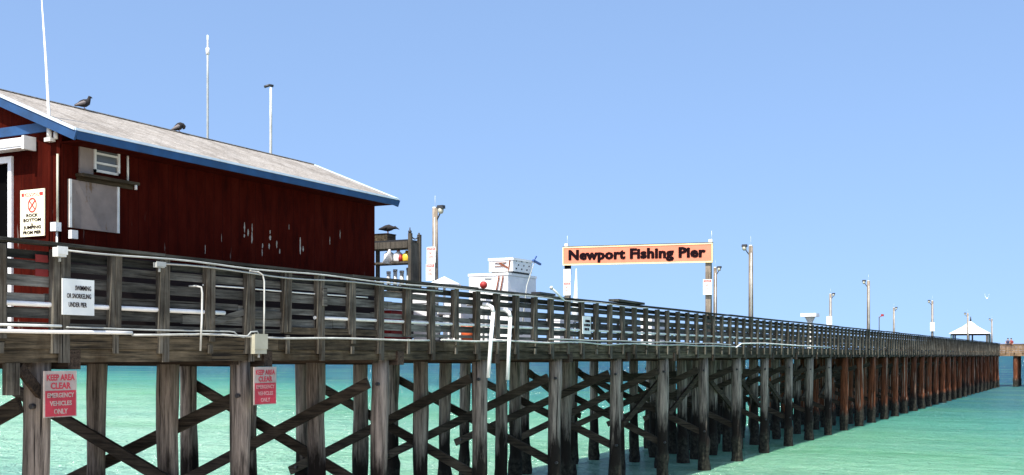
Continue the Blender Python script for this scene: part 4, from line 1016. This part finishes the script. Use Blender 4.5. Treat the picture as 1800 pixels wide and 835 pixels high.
# ------------------------------------------------------------------ PEOPLE ON THE PIER HEAD
def person(x, y, z, face, label, cm, arm):
    t = thing('person', label, 'person', (x, y, z), 'people on the pier head')
    f = Vector((math.cos(face), math.sin(face), 0)); s = Vector((-f.y, f.x, 0)); u = Vector((0, 0, 1))
    P = lambda a, b, c: Vector((x, y, z))+f*a+s*b+u*c
    J = {'pel': (0, 0, .95, .15), 'ab': (0, 0, 1.12, .13), 'ch': (.01, 0, 1.33, .15), 'nk': (.02, 0, 1.50, .06), 'hd': (.03, 0, 1.60, .085), 'tp': (.03, 0, 1.72, .075)}
    for q, sg in (('l', 1), ('r', -1)):
        J['hip'+q] = (0, .10*sg, .88, .095); J['kn'+q] = (.03, .11*sg, .48, .06); J['an'+q] = (0, .12*sg, .09, .042); J['to'+q] = (.16, .13*sg, .045, .036)
        J['sh'+q] = (0, .19*sg, 1.42, .06); J['el'+q] = (.05 if not arm else .12, .25*sg, 1.15, .044); J['wr'+q] = (.18 if not arm else .33, .20*sg, .98 if not arm else 1.12, .030); J['ha'+q] = (.26 if not arm else .42, .19*sg, .96 if not arm else 1.12, .034)
    ed = [('pel', 'ab'), ('ab', 'ch'), ('ch', 'nk'), ('nk', 'hd'), ('hd', 'tp')]
    for q in 'lr': ed += [('pel', 'hip'+q), ('hip'+q, 'kn'+q), ('kn'+q, 'an'+q), ('an'+q, 'to'+q), ('ch', 'sh'+q), ('sh'+q, 'el'+q), ('el'+q, 'wr'+q), ('wr'+q, 'ha'+q)]
    keys = list(J); b0 = Vector((x, y, z))
    me = bpy.data.meshes.new('body'); me.from_pydata([tuple(P(*J[k][:3])-b0) for k in keys], [(keys.index(a), keys.index(b)) for a, b in ed], [])
    o = bpy.data.objects.new('body', me); COL.objects.link(o); o.parent = t; BASE[o.name] = (x, y, z)
    sk = o.modifiers.new('skin', 'SKIN'); sk.use_smooth_shade = True
    for i, k in enumerate(keys):
        sv_ = me.skin_vertices[0].data[i]; sv_.radius = (J[k][3], J[k][3]); sv_.use_root = (k == 'pel')
    sb = o.modifiers.new('sub', 'SUBSURF'); sb.levels = 1; sb.render_levels = 1
    me.materials.append(M['skin'])
    m_ = MB(); m_.loft([P(0, 0, .88), P(0, 0, 1.05), P(0, 0, 1.25), P(.01, 0, 1.42), P(.015, 0, 1.49)], [.175, .165, .19, .185, .09], 12, flat=None); obj('shirt', m_, cm, t)
    for sg in (-1, 1):
        m_ = MB(); m_.loft([P(0, .09*sg, .90), P(.03, .11*sg, .48), P(.0, .12*sg, .10)], [.115, .082, .07], 10); obj('trouser_leg', m_, 'cloth', t)
        m_ = MB(); m_.loft([P(0, .17*sg, 1.43), P(.03, .24*sg, 1.2)], [.08, .065], 8); obj('sleeve', m_, cm, t)
    m_ = MB(); m_.ball(P(.0, 0, 1.68), .105, (1, 1, .85)); obj('hair', m_, 'brownf', t)
yy1 = ax(1772, 0, 151.5)[0]; yy2 = ax(1777.5, 0, 151.5)[0]
person(151.3, yy1, 4.15, math.pi, 'person in dark clothes standing at the pier head railing, left of two', 'cloth', 1)
person(151.5, yy2, 4.15, math.pi*.9, 'person in dark red shirt standing at the pier head railing, right of two', 'cloth2', 0)

# ------------------------------------------------------------------ GULL
dist = 70.0; rr_ = (1735-900)/F
fw = Vector((CT, ST, 0)); rt = Vector((ST, -CT, 0))
gp = Vector((0, -D, E))+fw*dist+rt*rr_*dist+Vector((0, 0, (624-525)/F*dist))
t = thing('gull', 'tiny white gull flying high right of the gazebo', 'bird', tuple(gp))
m_ = MB(); m_.loft([gp+Vector((-.16, 0, -.02)), gp+Vector((-.05, 0, 0)), gp+Vector((.06, 0, .01)), gp+Vector((.15, 0, .02)), gp+Vector((.21, 0, .01))], [.012, .05, .055, .03, .006], 10); obj('body', m_, 'white', t)
for s_ in (-1, 1):
    m_ = MB(); m_.add([gp+Vector(p) for p in ((.07, .04*s_, .03), (-.04, .04*s_, .03), (-.02, .10*s_, .16), (.08, .10*s_, .17), (-.03, .13*s_, .30))] + [gp+Vector(p)+Vector((0, .008, 0)) for p in ((.07, .04*s_, .03), (-.04, .04*s_, .03), (-.02, .10*s_, .16), (.08, .10*s_, .17), (-.03, .13*s_, .30))],
        [(0, 1, 2, 3), (3, 2, 4), (8, 7, 6, 5), (9, 7, 8), (0, 5, 6, 1), (1, 6, 7, 2), (2, 7, 9, 4), (4, 9, 8, 3), (3, 8, 5, 0)]); obj('wing', m_, 'white', t)

for me in bpy.data.meshes:
    if len(me.polygons):
        bm = bmesh.new(); bm.from_mesh(me); bmesh.ops.recalc_face_normals(bm, faces=bm.faces); bm.to_mesh(me); bm.free()
